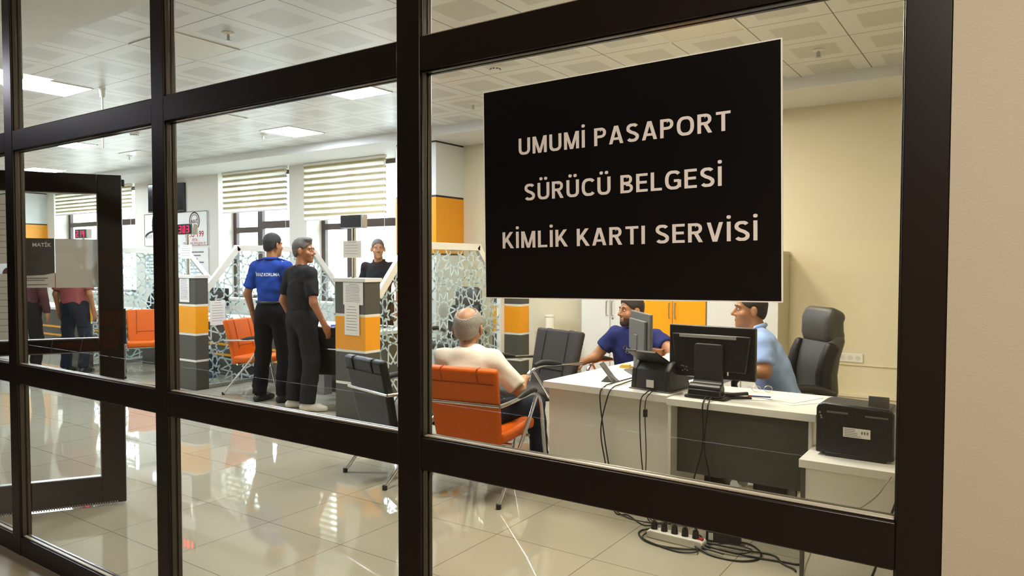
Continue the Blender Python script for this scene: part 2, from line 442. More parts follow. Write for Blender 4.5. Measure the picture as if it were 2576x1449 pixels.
    def build(s, name, m, parent=None, bevel=0.0, seg=2, smooth=True, loc=None, rz=None, angle=48):
        me = s.mesh(name)
        bm = bmesh.new(); bm.from_mesh(me); bmesh.ops.recalc_face_normals(bm, faces=bm.faces); bm.to_mesh(me); bm.free()
        me.materials.append(M[m] if isinstance(m, str) else m)
        if smooth:
            me.shade_smooth(); me.set_sharp_from_angle(angle=R(angle))
        o = bpy.data.objects.new(name, me); COL.objects.link(o)
        if parent: o.parent = parent
        if loc: o.location = loc
        if rz is not None: o.rotation_euler.z = rz
        if bevel:
            md = o.modifiers.new('edge', 'BEVEL'); md.width = bevel; md.segments = seg; md.limit_method = 'ANGLE'; md.angle_limit = R(40)
        return o

def tag(o, label=None, cat=None, group=None, kind=None):
    if label: o['label'] = label
    if cat: o['category'] = cat
    if group: o['group'] = group
    if kind: o['kind'] = kind
    return o

def empty(name, loc=(0, 0, 0), rz=0.0, label=None, cat=None, group=None, kind=None):
    o = bpy.data.objects.new(name, None); COL.objects.link(o); o.location = loc; o.rotation_euler.z = rz; o.empty_display_size = 0.1
    return tag(o, label, cat, group, kind)

def kids(o): return [c for c in COL.objects if c.parent == o]

def copy_tree(o, parent=None):
    c = o.copy(); COL.objects.link(c)
    if parent: c.parent = parent
    for ch in kids(o): copy_tree(ch, c)
    return c

def T(x=0, y=0, z=0): return Matrix.Translation((x, y, z))
def RZ(a): return Matrix.Rotation(a, 4, 'Z')
def RX(a): return Matrix.Rotation(a, 4, 'X')
def RY(a): return Matrix.Rotation(a, 4, 'Y')
FRONT = RX(R(90))     # text / polygon plane x,y -> x,z facing -Y

# ================================================================== SETTING
XL, XR, YB, ZC = -22.0, 0.12, 6.5, 3.26
def structure(name, mb, m, **k):
    return tag(mb.build(name, m, **k), kind='structure')

structure('floor', MB().box(XL, XR, 0.0, YB, -0.1, 0.0), 'floor', smooth=False)
structure('floor_corridor', MB().box(XL, 4.2, -4.3, 0.0, -0.1, -0.001), 'corr_floor', smooth=False)
structure('ceiling', MB().box(XL, XR, 1.09, 5.65, ZC, ZC + 0.08), 'ceil', smooth=False)
structure('trim_1', MB().box(XL, XR, 0.058, 1.09, ZC - 0.004, ZC + 0.08), 'gypsum', smooth=False)          # plain border along the glass wall
structure('trim_2', MB().box(XL, XR, 5.62, YB + 0.5, 3.15, ZC + 0.08), 'gypsum', smooth=False, bevel=0.006)  # dropped beam along the window wall
structure('ceiling_corridor', MB().box(XL, 4.2, -4.3, 0.0, 3.05, 3.15), 'gypsum', smooth=False)
structure('wall_back', MB().box(-6.41, XR, YB, YB + 0.2, 0, 3.15), 'cream', smooth=False)
structure('wall_right', MB().box(XR, XR + 0.1, 0.12, YB + 0.2, 0, ZC), 'cream', smooth=False)
structure('wall_left', MB().box(XL - 0.1, XL, -4.3, YB + 0.9, 0, ZC), 'offwhite', smooth=False)
structure('wall_corridor', MB().box(XL, 4.2, -4.4, -4.3, 0, 3.05), 'corr', smooth=False)
structure('trim_5', MB().box(XL, 4.2, -4.3, -4.285, 1.44, 1.68), 'yellow', smooth=False)
structure('trim_6', MB().box(XL, 4.2, -4.3, -4.288, 1.68, 3.05), 'darkgrey', smooth=False)
structure('wall_corridor_end', MB().box(4.2, 4.3, -4.3, 0.2, 0, 3.05), 'corr', smooth=False)
structure('wall_front', MB().box(-0.105, 4.2, 0.0, 0.12, 0, 3.15), 'beige', smooth=False)
structure('wall_front_left', MB().box(XL, -6.1, 0.0, 0.12, 0, ZC), 'offwhite', smooth=False)
structure('baseboard_back', MB().box(-4.85, -4.28, YB - 0.015, YB, 0, 0.09), 'cream', smooth=False)
structure('trim_3', MB().box(-1.95, XR, YB - 0.03, YB, 0.0, 0.175).box(-1.95, XR, YB - 0.045, YB, 0.15, 0.178), 'cream', smooth=False)

# window wall with three openings
WN = [(-18.68, -15.1, 0.85), (-12.2, -10.18, 0.85), (-9.74, -7.72, 0.85)]
mb = MB()
xs = [XL] + [v for w in WN for v in w[:2]] + [-6.41]
for i in range(0, len(xs), 2):
    mb.box(xs[i], xs[i + 1], YB, YB + 0.5, 0, 3.15)
for a, b, s in WN:
    mb.box(a, b, YB, YB + 0.5, 0, s)
structure('wall_windows', mb, 'offwhite', smooth=False)

# column faced with white, amber and white panels
def clad_column(name, x0, x1, y0, y1):
    t = empty(name, ((x0 + x1) / 2, (y0 + y1) / 2, 0), kind='structure')
    hx, hy = (x1 - x0) / 2, (y1 - y0) / 2
    def blk(n, z0, z1, m, ins=0.0): MB().box(-hx + ins, hx - ins, -hy + ins, hy, z0, z1).build(n, m, t, smooth=False)
    blk('panel', 2.425, 3.128, 'white_panel'); blk('panel', 1.64, 2.398, 'yellow'); blk('panel', 0.0, 1.615, 'white_panel')
    blk('joint', 3.128, 3.15, 'joint', .006); blk('joint', 2.398, 2.425, 'joint', .006); blk('joint', 1.615, 1.64, 'joint', .006)
clad_column('column', -7.14, -6.41, 5.9, YB)
clad_column('column', -20.2, -19.03, 5.9, YB)

# windows in the back wall
def window(name, x0, x1, z0, mull, left_bar, right_bar):
    t = empty(name, ((x0 + x1) / 2, 6.85, 0), kind='structure')
    cx = (x0 + x1) / 2
    def b(n, a0, a1, c0, c1, m='window_frame', d=0.035): MB().box(a0 - cx, a1 - cx, -d, d, c0, c1).build(n, m, t, bevel=0.004)
    b('frame_rail', x0, x1, z0, z0 + .07); b('frame_rail', x0, x1, 3.08, 3.15)
    b('frame_stile', x0, x0 + .09, z0 + .07, 3.08); b('frame_stile', x1 - .09, x1, z0 + .07, 3.08); b('mullion', mull - .065, mull + .065, z0 + .07, 3.08)
    b('transom_bar', x0 + .09, mull - .065, left_bar - .05, left_bar + .05)
    b('transom_bar', mull + .065, x1 - .09, right_bar - .065, right_bar + .065)
    b('pane', x0 + .05, x1 - .05, z0 + .04, 3.1, 'glass', 0.004)
    MB().box(x0 - cx - .0, x1 - cx, -0.36, -0.03, z0 - .03, z0 + .012).build('sill', 'white_plastic', t, bevel=.005)
window('window_2', -18.68, -15.1, 0.85, -17.2, 2.4, 2.4)
window('window_3', -12.2, -10.18, 0.85, -11.405, 2.12, 2.2)
window('window_4', -9.74, -7.72, 0.85, -9.05, 2.12, 2.16)
structure('ground_outside', MB().box(-40, 14, 7.0, 40, -0.6, -0.5), 'ground', smooth=False)
structure('exterior', MB().box(-26, -4, 13.0, 13.4, -2, 2.7), 'foliage', smooth=False)

# ------------------------------------------------------------------ glass partition to the corridor
win = empty('window_1', (0, 0, 0), kind='structure')
PX = [(-5.09, -5.0), (-4.27, -4.18), (-2.892, -2.802), (-1.541, -1.449), (-0.186, -0.105)]
for a, b in PX:
    MB().box(a, b, 0.0, 0.056, 0.0, ZC).build('post', 'frame', win, bevel=0.003)
rows = [(0.0, 0.095), (0.89, 0.987), (2.069, 2.17), (3.19, ZC)]
for i in range(4):
    a, b = PX[i][1], PX[i + 1][0]
    for z0, z1 in rows:
        MB().box(a, b, 0.0015, 0.0545, z0, z1).build('transom', 'frame', win, bevel=0.003)
    for j in range(3):
        z0, z1 = rows[j][1], rows[j + 1][0]
        MB().box(a, b, 0.030, 0.036, z0, z1).build('pane', 'glass', win, smooth=False)
        bd = MB()
        for y0, y1 in ((0.010, 0.0295), (0.0365, 0.050)):
            w = 0.004
            if y0 > .03: bd.box(a + w, b - w, y0, y1, z0, z0 + w)
            bd.box(a, a + w, y0, y1, z0, z1).box(b - w, b, y0, y1, z0, z1).box(a + w, b - w, y0, y1, z1 - w, z1)
        MB().box(a + .004, b - .004, .012, .0295, z0, z0 + .006).build('lit_sealant_strip', 'lit_sealant', win, bevel=0.003)
        bd.build('glazing_bead', 'bead', win, bevel=0.003)
# lintel over the open doorway
structure('trim_4', MB().box(-6.1, -5.09, 0.0, 0.10, 2.069, ZC), 'frame', smooth=False)

# ------------------------------------------------------------------ open door leaf
LEAF_A = math.atan2(0.8506, 0.5258)
door = empty('door_1', (-5.0, 0.075, 0.0), LEAF_A, kind='structure')
lf = MB()
lf.box(.0, .13, -.024, .024, .012, 2.046).box(.668, .80, -.024, .024, .012, 2.046)
lf.box(.13, .668, -.024, .024, 1.93, 2.046).box(.13, .668, -.024, .024, .961, 1.04).box(.13, .668, -.024, .024, .012, .18)
lf.build('leaf_frame', 'frame', door, bevel=0.003)
for z0, z1 in ((.18, .961), (1.04, 1.93)):
    MB().box(.13, .668, -.003, .003, z0, z1).build('pane', 'glass', door, smooth=False)
    w = .006
    MB().box(.13, .13 + w, -.02, .02, z0, z1).box(.668 - w, .668, -.02, .02, z0, z1).box(.13 + w, .668 - w, -.02, .02, z0, z0 + w).box(.13 + w, .668 - w, -.02, .02, z1 - w, z1).build('glazing_bead', 'steel', door)
br = MB()
for k in range(52): br.box(.06 + k * .0135, .066 + k * .0135, -.03, -.022, .006, .024)
br.build('brush_seal', 'steel', door, smooth=False)
lock = MB().box(.80, .812, -.012, .012, 1.0, 1.22).box(.80, .815, -.02, .02, 1.98, 2.02).build('lock_plate', 'matte_black', door, bevel=.002)
for z in (.3, 1.05, 1.85): MB().cyl((-.01, 0, z), (-.01, 0, z + .1), .011).build('hinge', 'steel', door)

# ------------------------------------------------------------------ ceiling fittings
def cell(i, j): return (-4.684 + .6 * (i + .5), 2.108 + .6 * (j + .5))
def ceiling_light(i, j, on, label, group=None, m=None, z=ZC, xy=None, size=.6):
    x, y = xy or cell(i, j)
    t = empty('ceiling_light', (x, y, z), label=label, cat='ceiling light', group=group)
    h = size / 2
    fr = MB().box(-h, h, -h, -h + .014, -.008, 0).box(-h, h, h - .014, h, -.008, 0).box(-h, -h + .014, -h + .014, h - .014, -.008, 0).box(h - .014, h, -h + .014, h - .014, -.008, 0)
    fr.build('frame', 'white_plastic', t, smooth=False)
    MB().box(-h + .014, h - .014, -h + .014, h - .014, -.006, -.001).build('diffuser', m or ('panel_on' if on else 'panel_off'), t, smooth=False)
    return t
G_ON = 'lit square ceiling panels'
ceiling_light(-6, -1, True, 'lit square ceiling panel nearest the glass wall, above the open door', G_ON)
ceiling_light(-2, 2, True, 'lit square ceiling panel just under the top glass rail, left of the wide post', G_ON)
ceiling_light(-6, 4, True, 'lit square ceiling panel in front of the two blinds beside a sprinkler', G_ON)
ceiling_light(-12, 2, True, 'lit square ceiling panel seen directly under the rail above the open door', G_ON)
ceiling_light(-18, 4, True, 'lit square ceiling panel farthest away, just over the open door leaf', G_ON)
G_HID = 'ceiling panels out of view'
ceiling_light(2, 4, True, 'warm lit ceiling panel hidden behind the black sign', G_HID, m='panel_warm')
ceiling_light(4, 1, True, 'warm lit ceiling panel above the printer, over the top rail', G_HID, m='panel_warm')
ceiling_light(3, -1, True, 'added warm ceiling panel over the chairs, lighting the desk fronts from out of view', G_HID, m='panel_warm')  # added unseen lamp, brightens desk fronts and chair backs
ceiling_light(-18, -1, True, 'lit ceiling panel far along the hall beyond the door', G_HID)
ceiling_light(-24, 2, True, 'lit ceiling panel at the far end of the hall', G_HID)
G_OFF = 'unlit square ceiling panels'
ceiling_light(-2, -1, False, 'unlit plain ceiling panel beside the large sprinkler near the glass wall', G_OFF)
ceiling_light(-6, 2, False, 'unlit plain ceiling panel between two lit rows above the hall', G_OFF)
ceiling_light(-12, 4, False, 'unlit plain ceiling panel near the window beam on the left', G_OFF)
ceiling_light(4, 2, False, 'unlit plain ceiling panel above the top right of the black sign', G_OFF)
ceiling_light(0, 0, True, 'corridor ceiling panel mirrored in the glass above the open door', 'corridor ceiling panels', m='panel_corr_dim', z=3.05, xy=(-6.96, -0.95))
ceiling_light(0, 0, True, 'corridor ceiling panel over the right end of the glass wall, out of view', 'corridor ceiling panels', m='panel_corr', z=3.05, xy=(0.45, -2.1))

def sprinkler(x, y, label):
    t = empty('sprinkler', (x, y, ZC), label=label, cat='sprinkler', group='ceiling sprinklers')
    MB().lathe([(.001, 0), (.045, 0), (.045, -.006), (.02, -.014), (.001, -.014)]).build('rosette', 'white_plastic', t)
    MB().cyl((0, 0, -.012), (0, 0, -.06), .008).cyl((0, 0, -.06), (0, 0, -.064), .022).cyl((-.012, 0, -.02), (-.012, 0, -.06), .003).cyl((.012, 0, -.02), (.012, 0, -.06), .003).build('head', 'steel', t)
sprinkler(-4.974, 1.788, 'large sprinkler head on the ceiling close to the glass wall')
sprinkler(-8.485, 4.721, 'sprinkler beside the lit panel in front of the blinds')
sprinkler(-1.36, 4.782, 'sprinkler on the ceiling to the right of the black sign')
sprinkler(-4.932, 4.791, 'sprinkler on the ceiling left of the black sign')
sprinkler(-12.007, 4.753, 'sprinkler far back, over the open door')
def detector(x, y, label):
    t = empty('smoke_detector', (x, y, ZC), label=label, cat='smoke detector', group='smoke detectors')
    MB().lathe([(.001, 0), (.065, 0), (.065, -.015), (.05, -.03), (.04, -.045), (.001, -.048)], 24).build('housing', 'white_plastic', t)
    v = MB()
    for k in range(10):
        a = 2 * math.pi * k / 10; v.cbox((0.047, 0, -.034), (.006, .018, .007), RZ(a))
    v.build('vent', 'matte_black', t)
detector(-3.834, 3.685, 'round smoke detector over the left edge of the black sign')
detector(-9.797, 3.653, 'smoke detector under the rail over the open door')
pp = empty('projector_mount', (-7.598, 2.148, ZC), label='thin white pole hanging from the ceiling right of the bright panel', cat='mount')
MB().cyl((0, 0, -.07), (0, 0, -.6), .009).build('pole', 'white_plastic', pp)
MB().cyl((0, 0, 0), (0, 0, -.09), .03, .022).build('bracket', 'white_plastic', pp)

# ------------------------------------------------------------------ blinds
def blind(x0, x1, z0, n, label):
    t = empty('roller_blind', ((x0 + x1) / 2, 6.46, 3.15), label=label, cat='blind', group='striped roller blinds')
    w = (x1 - x0) / 2
    MB().box(-w, w, -.035, .03, -.045, -.002).build('cassette', 'white_plastic', t, bevel=.008)
    H = 3.15 - z0 - .045
    p = H / n
    fw_ = MB(); bw_ = MB(); sh_ = MB()
    for k in range(n):
        zt = -.045 - k * p
        MB().box(-w, w, -.007, -.004, zt - p * .34, zt).build('front_band', 'band', t, smooth=False)
        MB().box(-w, w, .010, .013, zt - p * .52, zt - p * .14).build('back_band', 'band', t, smooth=False)
        MB().box(-w, w, -.006, -.005, zt - p, zt - p * .34).build('sheer_band', 'sheer', t, smooth=False)
    MB().box(-w, w, -.012, .012, -(3.15 - z0) - .02, -(3.15 - z0) + .005).build('bottom_bar', 'white_plastic', t, bevel=.004)
    ch = MB()
    ch.tube([(w - .015, -.02, -.04), (w - .012, -.02, -(3.15 - z0) - .5)], .0035, 5)
    ch.build('bead_chain', 'white_plastic', t)
blind(-11.99, -10.19, 2.43, 7, 'striped roller blind on the narrow window left of the two standing men')
blind(-9.745, -7.88, 2.22, 9, 'striped roller blind hanging lower, behind the ticket display')
blind(-18.5, -15.15, 2.62, 6, 'striped roller blind on the far window seen through the open door')

# ------------------------------------------------------------------ striped counter pillars
def pillar(x0, x1, y0, y1, label):
    t = empty('counter_pillar', ((x0 + x1) / 2, (y0 + y1) / 2, 0), label=label, cat='pillar', group='striped counter pillars')
    hx, hy = (x1 - x0) / 2, (y1 - y0) / 2
    for z0, z1, m in ((0, .335, 'darkgrey'), (.36, .648, 'darkgrey'), (.673, .993, 'yellow'), (1.018, 1.325, 'darkgrey')):
        MB().box(-hx, hx, -hy, hy, z0, z1).build('block', m, t, bevel=.003)
    for z0, z1 in ((.335, .36), (.648, .673), (.993, 1.018)):
        MB().box(-hx + .002, hx - .002, -hy + .002, hy - .002, z0, z1).build('stripe', 'desk', t, smooth=False)
    MB().box(-hx - .015, hx + .015, -hy - .015, hy + .015, 1.325, 1.362).build('cap', 'desk', t, bevel=.003)
    return t
pillar(-5.46, -5.05, 3.27, 3.47, 'grey and amber striped pillar right of the two standing men')
pillar(-8.33, -7.92, 3.33, 3.5, 'grey and amber striped pillar left of the man in blue, under the lit number 303')
pillar(-11.1, -10.69, 3.33, 3.5, 'striped counter pillar seen through the open glass door')
pillar(-5.27, -4.85, 5.62, 5.8, 'striped pillar by the cream wall, behind the seated bald man')

# ------------------------------------------------------------------ patterned glass screens
def clip(poly, n, c):
    out = []
    for i in range(len(poly)):
        a, b = poly[i], poly[(i + 1) % len(poly)]
        da, db = a[0] * n[0] + a[1] * n[1] - c, b[0] * n[0] + b[1] * n[1] - c
        if da <= 0: out.append(a)
        if (da < 0 < db) or (db < 0 < da):
            t = da / (da - db); out.append((a[0] + (b[0] - a[0]) * t, a[1] + (b[1] - a[1]) * t))
    return out
def star_lines(rho, s, x0, x1, y0, y1):
    """ten-fold rosettes ringed by small five-pointed stars"""
    A = 2 * (rho + s); segs = []; seen = []
    P = lambda c, r, a: Vector((c.x + r * math.cos(a), c.y + r * math.sin(a)))
    for i in range(-12, 13):
        for j in range(-8, 9):
            c = Vector((A * i + A * math.cos(R(72)) * j, A * math.sin(R(72)) * j))
            if not (x0 - A < c.x < x1 + A and y0 - A < c.y < y1 + A): continue
            tip = [P(c, rho, R(36 * k)) for k in range(10)]
            for k in range(10):                                     # long spikes of the rosette
                a, b = tip[k], tip[(k + 4) % 10]
                segs.append((a, a + (b - a) * .385)); segs.append((b, b + (a - b) * .385))
            for k in range(10):                                     # small stars and the links between them
                q = P(c, rho + s, R(36 * k))
                if any((q - p).length < s * .9 for p in seen): pass
                else:
                    seen.append(q)
                    off = 36 * k + 180
                    v = [P(q, s * (1.0 if m % 2 == 0 else .46), R(off + 36 * m)) for m in range(10)]
                    segs += [(v[m], v[(m + 1) % 10]) for m in range(10)]
                q2 = P(c, rho + s, R(36 * (k + 1))); d = (q2 - q).normalized()
                segs.append((q + d * s * .72, q2 - d * s * .72))
    return segs
OUT = [(3.48, .04), (5.60, .04), (5.60, 1.20), (5.14, 1.725), (3.93, 1.725), (3.48, 1.20)]   # (y, z) outline of a screen
def screen(X, label, off):
    t = empty('glass_screen', (X, 3.48, 0), label=label, cat='screen', group='patterned glass screens between counters')
    L = [(y - 3.48, z) for y, z in OUT]
    side = Matrix(((0, 0, 1, 0), (1, 0, 0, 0), (0, 1, 0, 0), (0, 0, 0, 1)))   # poly (y,z) extruded along x
    MB().prism(L, .008, T(-.004) @ side).build('pane', 'screen_glass', t, smooth=False)
    rail = MB()
    for (a, b) in ((L[5], L[4]), (L[4], L[3]), (L[3], L[2])):
        A, B = Vector(a), Vector(b); d = (B - A).normalized(); n = Vector((-d.y, d.x))
        if n.y > 0: n = -n
        e = 0.03
        q = [A - d * e * (a == L[5]) * 0, B, B + n * .075 + d * 0, A + n * .075]
        rail.prism([tuple(p) for p in (A + n * -.004, B + n * -.004, B + n * .072, A + n * .072)], .05, T(-.025) @ side)
    # mitre fillers at the two bends
    for p in (L[4], L[3]):
        rail.prism([(p[0] - .035, p[1] - .075), (p[0] + .035, p[1] - .075), (p[0] + .02, p[1] + .002), (p[0] - .02, p[1] + .002)], .048, T(-.024) @ side)
    rail.build('top_rail', 'desk', t, bevel=.003)
    MB().box(-.03, .03, 2.06, 2.14, 0, 1.24).build('end_post', 'desk', t, bevel=.003)
    MB().box(-.02, .02, 0.0, 2.06, 0.0, .045).build('bottom_channel', 'steel', t, bevel=.003)
    fm = MB()
    hs = .0090
    for a, b in star_lines(.22, .08, -.9, 3.0, -1.2, 2.6):
        a = a + off; b = b + off
        d = (b - a)
        if d.length < 1e-5: continue
        d.normalize(); n = Vector((-d.y, d.x)) * hs; a = a - d * hs * .6; b = b + d * hs * .6
        q = [tuple(a - n), tuple(b - n), tuple(b + n), tuple(a + n)]
        for i in range(6):
            p0, p1 = Vector(L[i]), Vector(L[(i + 1) % 6]); e = (p1 - p0).normalized(); nn = Vector((e.y, -e.x))
            q = clip(q, nn, nn.dot(p0) - .012)
            if len(q) < 3: break
        if len(q) >= 3: fm.prism(q, .0012, T(.0045) @ side)
    fm.build('frosted_film', 'film', t, smooth=False)
    return t
screen(-5.12, 'star patterned glass screen in front of the cream wall, behind the bald man', Vector((1.02, .99)))
screen(-7.98, 'star patterned glass screen left of the man in the blue shirt', Vector((.62, .78)))
screen(-11.0, 'star patterned glass screen beyond the open door, in front of the wall posters', Vector((.5, .8)))
# ================================================================== FURNITURE
def make_visitor_chair(m_up, m_seam, label):
    t = empty('visitor_chair', (0, 0, 0), label=label, cat='chair', group='chrome framed visitor chairs')
    MB().sweep_slab([(-.22, .405), (-.1, .40), (.06, .408), (.2, .425), (.255, .415)], .075, .50).build('seat', m_up, t, bevel=.025, seg=4)
    bk = MB().sweep_slab([(-.205, .345), (-.225, .42), (-.245, .52), (-.27, .64), (-.30, .76), (-.325, .855)], .062, .46, .52)
    back = bk.build('backrest', m_up, t, bevel=.022, seg=4)
    sm = MB()
    def by(z): return float(np.interp(z, [.315, .42, .52, .64, .76, .855], [-.20, -.225, -.245, -.27, -.30, -.325]))
    for s in (-1, 1):
        sm.tube([(s * .13, by(z) + .033, z) for z in (.52, .62, .72, .82)], .0045, 6)
        sm.tube([(s * .13, by(.83) + .036, .83), (s * .13, by(.855) + .02, .858), (s * .13, by(.855) - .022, .852), (s * .13, by(.83) - .036, .83), (s * .13, by(.76) - .034, .76)], .0045, 6)
    sm.tube([(-.13, by(.56) + .034, .56), (.13, by(.56) + .034, .56)], .005, 6)
    sm.tube([(-.24, by(.76) - .034, .76), (.24, by(.76) - .034, .76)], .0045, 6)
    sm.build('seam', m_seam, back)
    for s in (-1, 1):
        x = s * .275
        f = MB()
        f.tube([(x * .97, -.302, .625), (x, -.2, .628), (x * 1.02, 0, .637), (x * 1.04, .14, .64), (x * 1.04, .24, .60), (x * 1.03, .29, .50), (x * 1.02, .34, .26), (x, .40, .012)], .0135, 10, smooth=5)
        f.tube([(x * 1.04, .20, .615), (x * 1.02, .05, .42), (x, -.33, .012)], .0125, 10)
        f.build('side_frame', 'chrome', t)
        MB().tube([(x * 1.01, -.08, .637), (x * 1.02, .02, .654), (x * 1.035, .12, .664), (x * 1.04, .19, .652)], [.012, .022, .022, .013], 10, smooth=4).build('arm_pad', 'rubber', t)
        for yy in (.402, -.33):
            MB().cyl((x, yy, 0), (x, yy, .03), .0165).build('foot_cap', 'rubber', t)
    MB().tube([(-.268, -.302, .625), (.268, -.302, .625)], .0115, 10).build('back_bar', 'chrome', t)
    MB().tube([(-.28, .10, .365), (.28, .10, .365)], .011, 8).tube([(-.275, -.14, .355), (.275, -.14, .355)], .011, 8).build('seat_bar', 'chrome', t)
    return t
org = make_visitor_chair('orange', 'seam', 'orange leather chair with chrome arms carrying the bald man in white')
org.location = (-2.895, 2.27, 0); org.rotation_euler.z = R(8)
for (x, y, a, lab) in ((-10.1, -3.1, -10, 'orange chair in the corridor mirrored in the glass'), (-7.20, 3.72, -72, 'orange chair turned sideways behind the man in the blue shirt'),
                       (-9.72, 3.75, -118, 'orange chair standing just right of the open door leaf'),
                       (-2.74, 4.22, 170, 'orange chair under the man in the navy polo')):
    c = copy_tree(org); c.location = (x, y, 0); c.rotation_euler.z = R(a); c['label'] = lab
blk = make_visitor_chair('black_leather', 'seam_dark', 'black chair half hidden by the wide post, before the striped pillar')
blk.location = (-3.60, 2.25, 0); blk.rotation_euler.z = R(-15)
c = copy_tree(blk); c.location = (-5.88, 3.75, 0); c.rotation_euler.z = R(15); c['label'] = 'black chair behind the striped pillar at the information desk'
brn = make_visitor_chair('brown_fabric', 'seam_dark', 'dark brown empty chair facing us at the left end of the white desk')
brn.location = (-3.28, 3.40, 0); brn.rotation_euler.z = R(163); brn.scale = (1.08, 1.08, 1.10)

def make_exec_chair(label):
    t = empty('office_chair', (0, 0, 0), label=label, cat='office chair', group='high backed office chairs')
    MB().sweep_slab([(-.24, .49), (-.05, .475), (.15, .485), (.26, .47)], .11, .52).build('seat', 'grey_leather', t, bevel=.045, seg=5)
    bk = MB().sweep_slab([(-.21, .50), (-.255, .62), (-.25, .74), (-.275, .86), (-.315, .97), (-.33, 1.02)], .12, .44, .36)
    b = bk.build('backrest', 'grey_leather', t, bevel=.05, seg=5)
    ws = MB()
    for s in (-1, 1): ws.sweep_slab([(-.16, .50), (-.2, .62), (-.19, .74), (-.225, .86), (-.27, .95)], .11, .10, .07, mtx=T(s * .185, 0, 0))
    ws.build('side_bolster', 'black_leather', b, bevel=.04, seg=4)
    MB().sweep_slab([(-.325, .95), (-.30, 1.02), (-.30, 1.11), (-.335, 1.185)], .15, .36, .34).build('headrest', 'grey_leather', t, bevel=.06, seg=6)
    for s in (-1, 1):
        MB().tube([(s * .30, -.2, .62), (s * .31, -.05, .665), (s * .31, .14, .67), (s * .30, .22, .60), (s * .27, .12, .45)], [.02, .028, .03, .024, .018], 10, smooth=5).build('armrest', 'black_plastic', t)
    MB().cyl((0, 0, .09), (0, 0, .44), .028).build('gas_column', 'chrome', t)
    for k in range(5):
        a = 2 * math.pi * k / 5 + .3
        lg = MB().tube([(0.02 * math.cos(a), .02 * math.sin(a), .11), (.3 * math.cos(a), .3 * math.sin(a), .075)], [.028, .017], 8).build('base_leg', 'chrome', t)
        MB().cyl((.3 * math.cos(a) - .02 * math.sin(a), .3 * math.sin(a) + .02 * math.cos(a), .032), (.3 * math.cos(a) + .02 * math.sin(a), .3 * math.sin(a) - .02 * math.cos(a), .032), .032).build('caster', 'black_plastic', lg)
    return t
ex = make_exec_chair('charcoal high backed office chair behind the man in the light blue shirt')
ex.location = (-1.34, 3.73, 0); ex.rotation_euler.z = R(135)
for (x, y, a, lab) in ((-5.82, 5.62, 190, 'dark office chair seen through the star screen behind the bald man'),
                       (-9.3, 5.35, 200, 'dark office chair behind the star screen, left of the blue shirt'),
                       (-12.6, 5.3, 180, 'dark office chair behind the far star screen by the door')):
    c = copy_tree(ex); c.location = (x, y, 0); c.rotation_euler.z = R(a); c['label'] = lab

# ------------------------------------------------------------------ desks in the right hand bay
d1 = empty('desk', (-2.49, 2.35, 0), R(-3), 'long white desk with a plain white front and cables hanging over it', 'desk')
MB().box(0, .865, 0, 1.5, .708, .75).build('desktop', 'desk', d1, bevel=.002)
MB().box(.025, .86, .035, .053, 0, .708).build('front_panel', 'desk', d1, bevel=.001)
MB().box(.03, .048, .053, .62, 0, .708).build('side_panel', 'desk', d1, bevel=.001)
MB().box(.10, .36, .95, 1.40, 0, .708).build('drawer_unit', 'desk', d1, bevel=.002)
MB().box(.03, .048, 1.02, 1.46, 0, .708).build('side_panel', 'desk', d1, bevel=.001)
MB().box(.362, .372, 1.15, 1.19, .55, .56).build('handle', 'steel', d1)
d2 = empty('desk', (-1.62, 2.285, 0), 0, 'white desk with a dark grey modesty panel, under the large monitor', 'desk')
MB().box(0.0, .805, 0, .60, .70, .74).build('desktop', 'desk', d2, bevel=.002)
MB().box(.02, .76, .115, .133, .30, .70).build('modesty_panel', 'darkgrey', d2, bevel=.001)
MB().box(.002, .02, .02, .58, 0, .70).build('side_panel', 'desk', d2, bevel=.001)
MB().box(.765, .783, .02, .58, 0, .70).build('side_panel', 'desk', d2, bevel=.001)
MB().box(.66, .74, .40, .46, 0, .70).build('leg', 'desk', d2, bevel=.002)
sc_ = empty('side_cabinet', (-.835, 2.02, 0), 0, 'low white cabinet with a charcoal edge carrying the black printer', 'cabinet')
MB().box(0, .62, 0, .36, .53, .57).build('top', 'desk', sc_, bevel=.002)
MB().box(.028, .60, .015, .033, 0, .53).build('back_panel', 'desk', sc_, bevel=.001)
MB().box(.008, .027, .008, .35, 0, .53).build('side_panel', 'darkgrey', sc_, bevel=.001)
MB().box(.582, .60, .034, .35, 0, .53).build('side_panel', 'darkgrey', sc_, bevel=.001)

# ------------------------------------------------------------------ wall cabinets
def cabinet(x0, x1, m, label, lock=False):
    w = x1 - x0
    t = empty('filing_cabinet', (x0, 6.05, 0), 0, label, 'cabinet', 'tall two door cabinets')
    MB().box(.004, w - .004, .02, .43, .0, 1.60).build('body', 'cab_grey', t, bevel=.002)
    MB().box(0, w, 0, .435, 1.60, 1.635).build('top', 'cab_grey', t, bevel=.002)
    for k in (0, 1):
        a = .006 + k * w / 2; b = a + w / 2 - .012
        d = MB().box(a, b, 0, .019, .06, 1.595).build('door', m, t, bevel=.0015)
        hx = w / 2 + (-.035 if k == 0 else .035)
        MB().tube([(hx, -.001, .90), (hx, -.03, .905), (hx, -.03, 1.065), (hx, -.001, 1.07)], .006, 8).build('handle', 'steel', d)
        if lock and k == 1: MB().cyl((hx, -.006, .868), (hx, .004, .868), .012).build('lock', 'steel', d)
cabinet(-4.27, -3.50, 'cab_white', 'white two door cabinet left of the amber one', True)
cabinet(-3.495, -2.735, 'cab_amber', 'amber two door cabinet between two white ones')
cabinet(-2.73, -1.975, 'cab_white', 'white cabinet behind the head of the man in light blue')

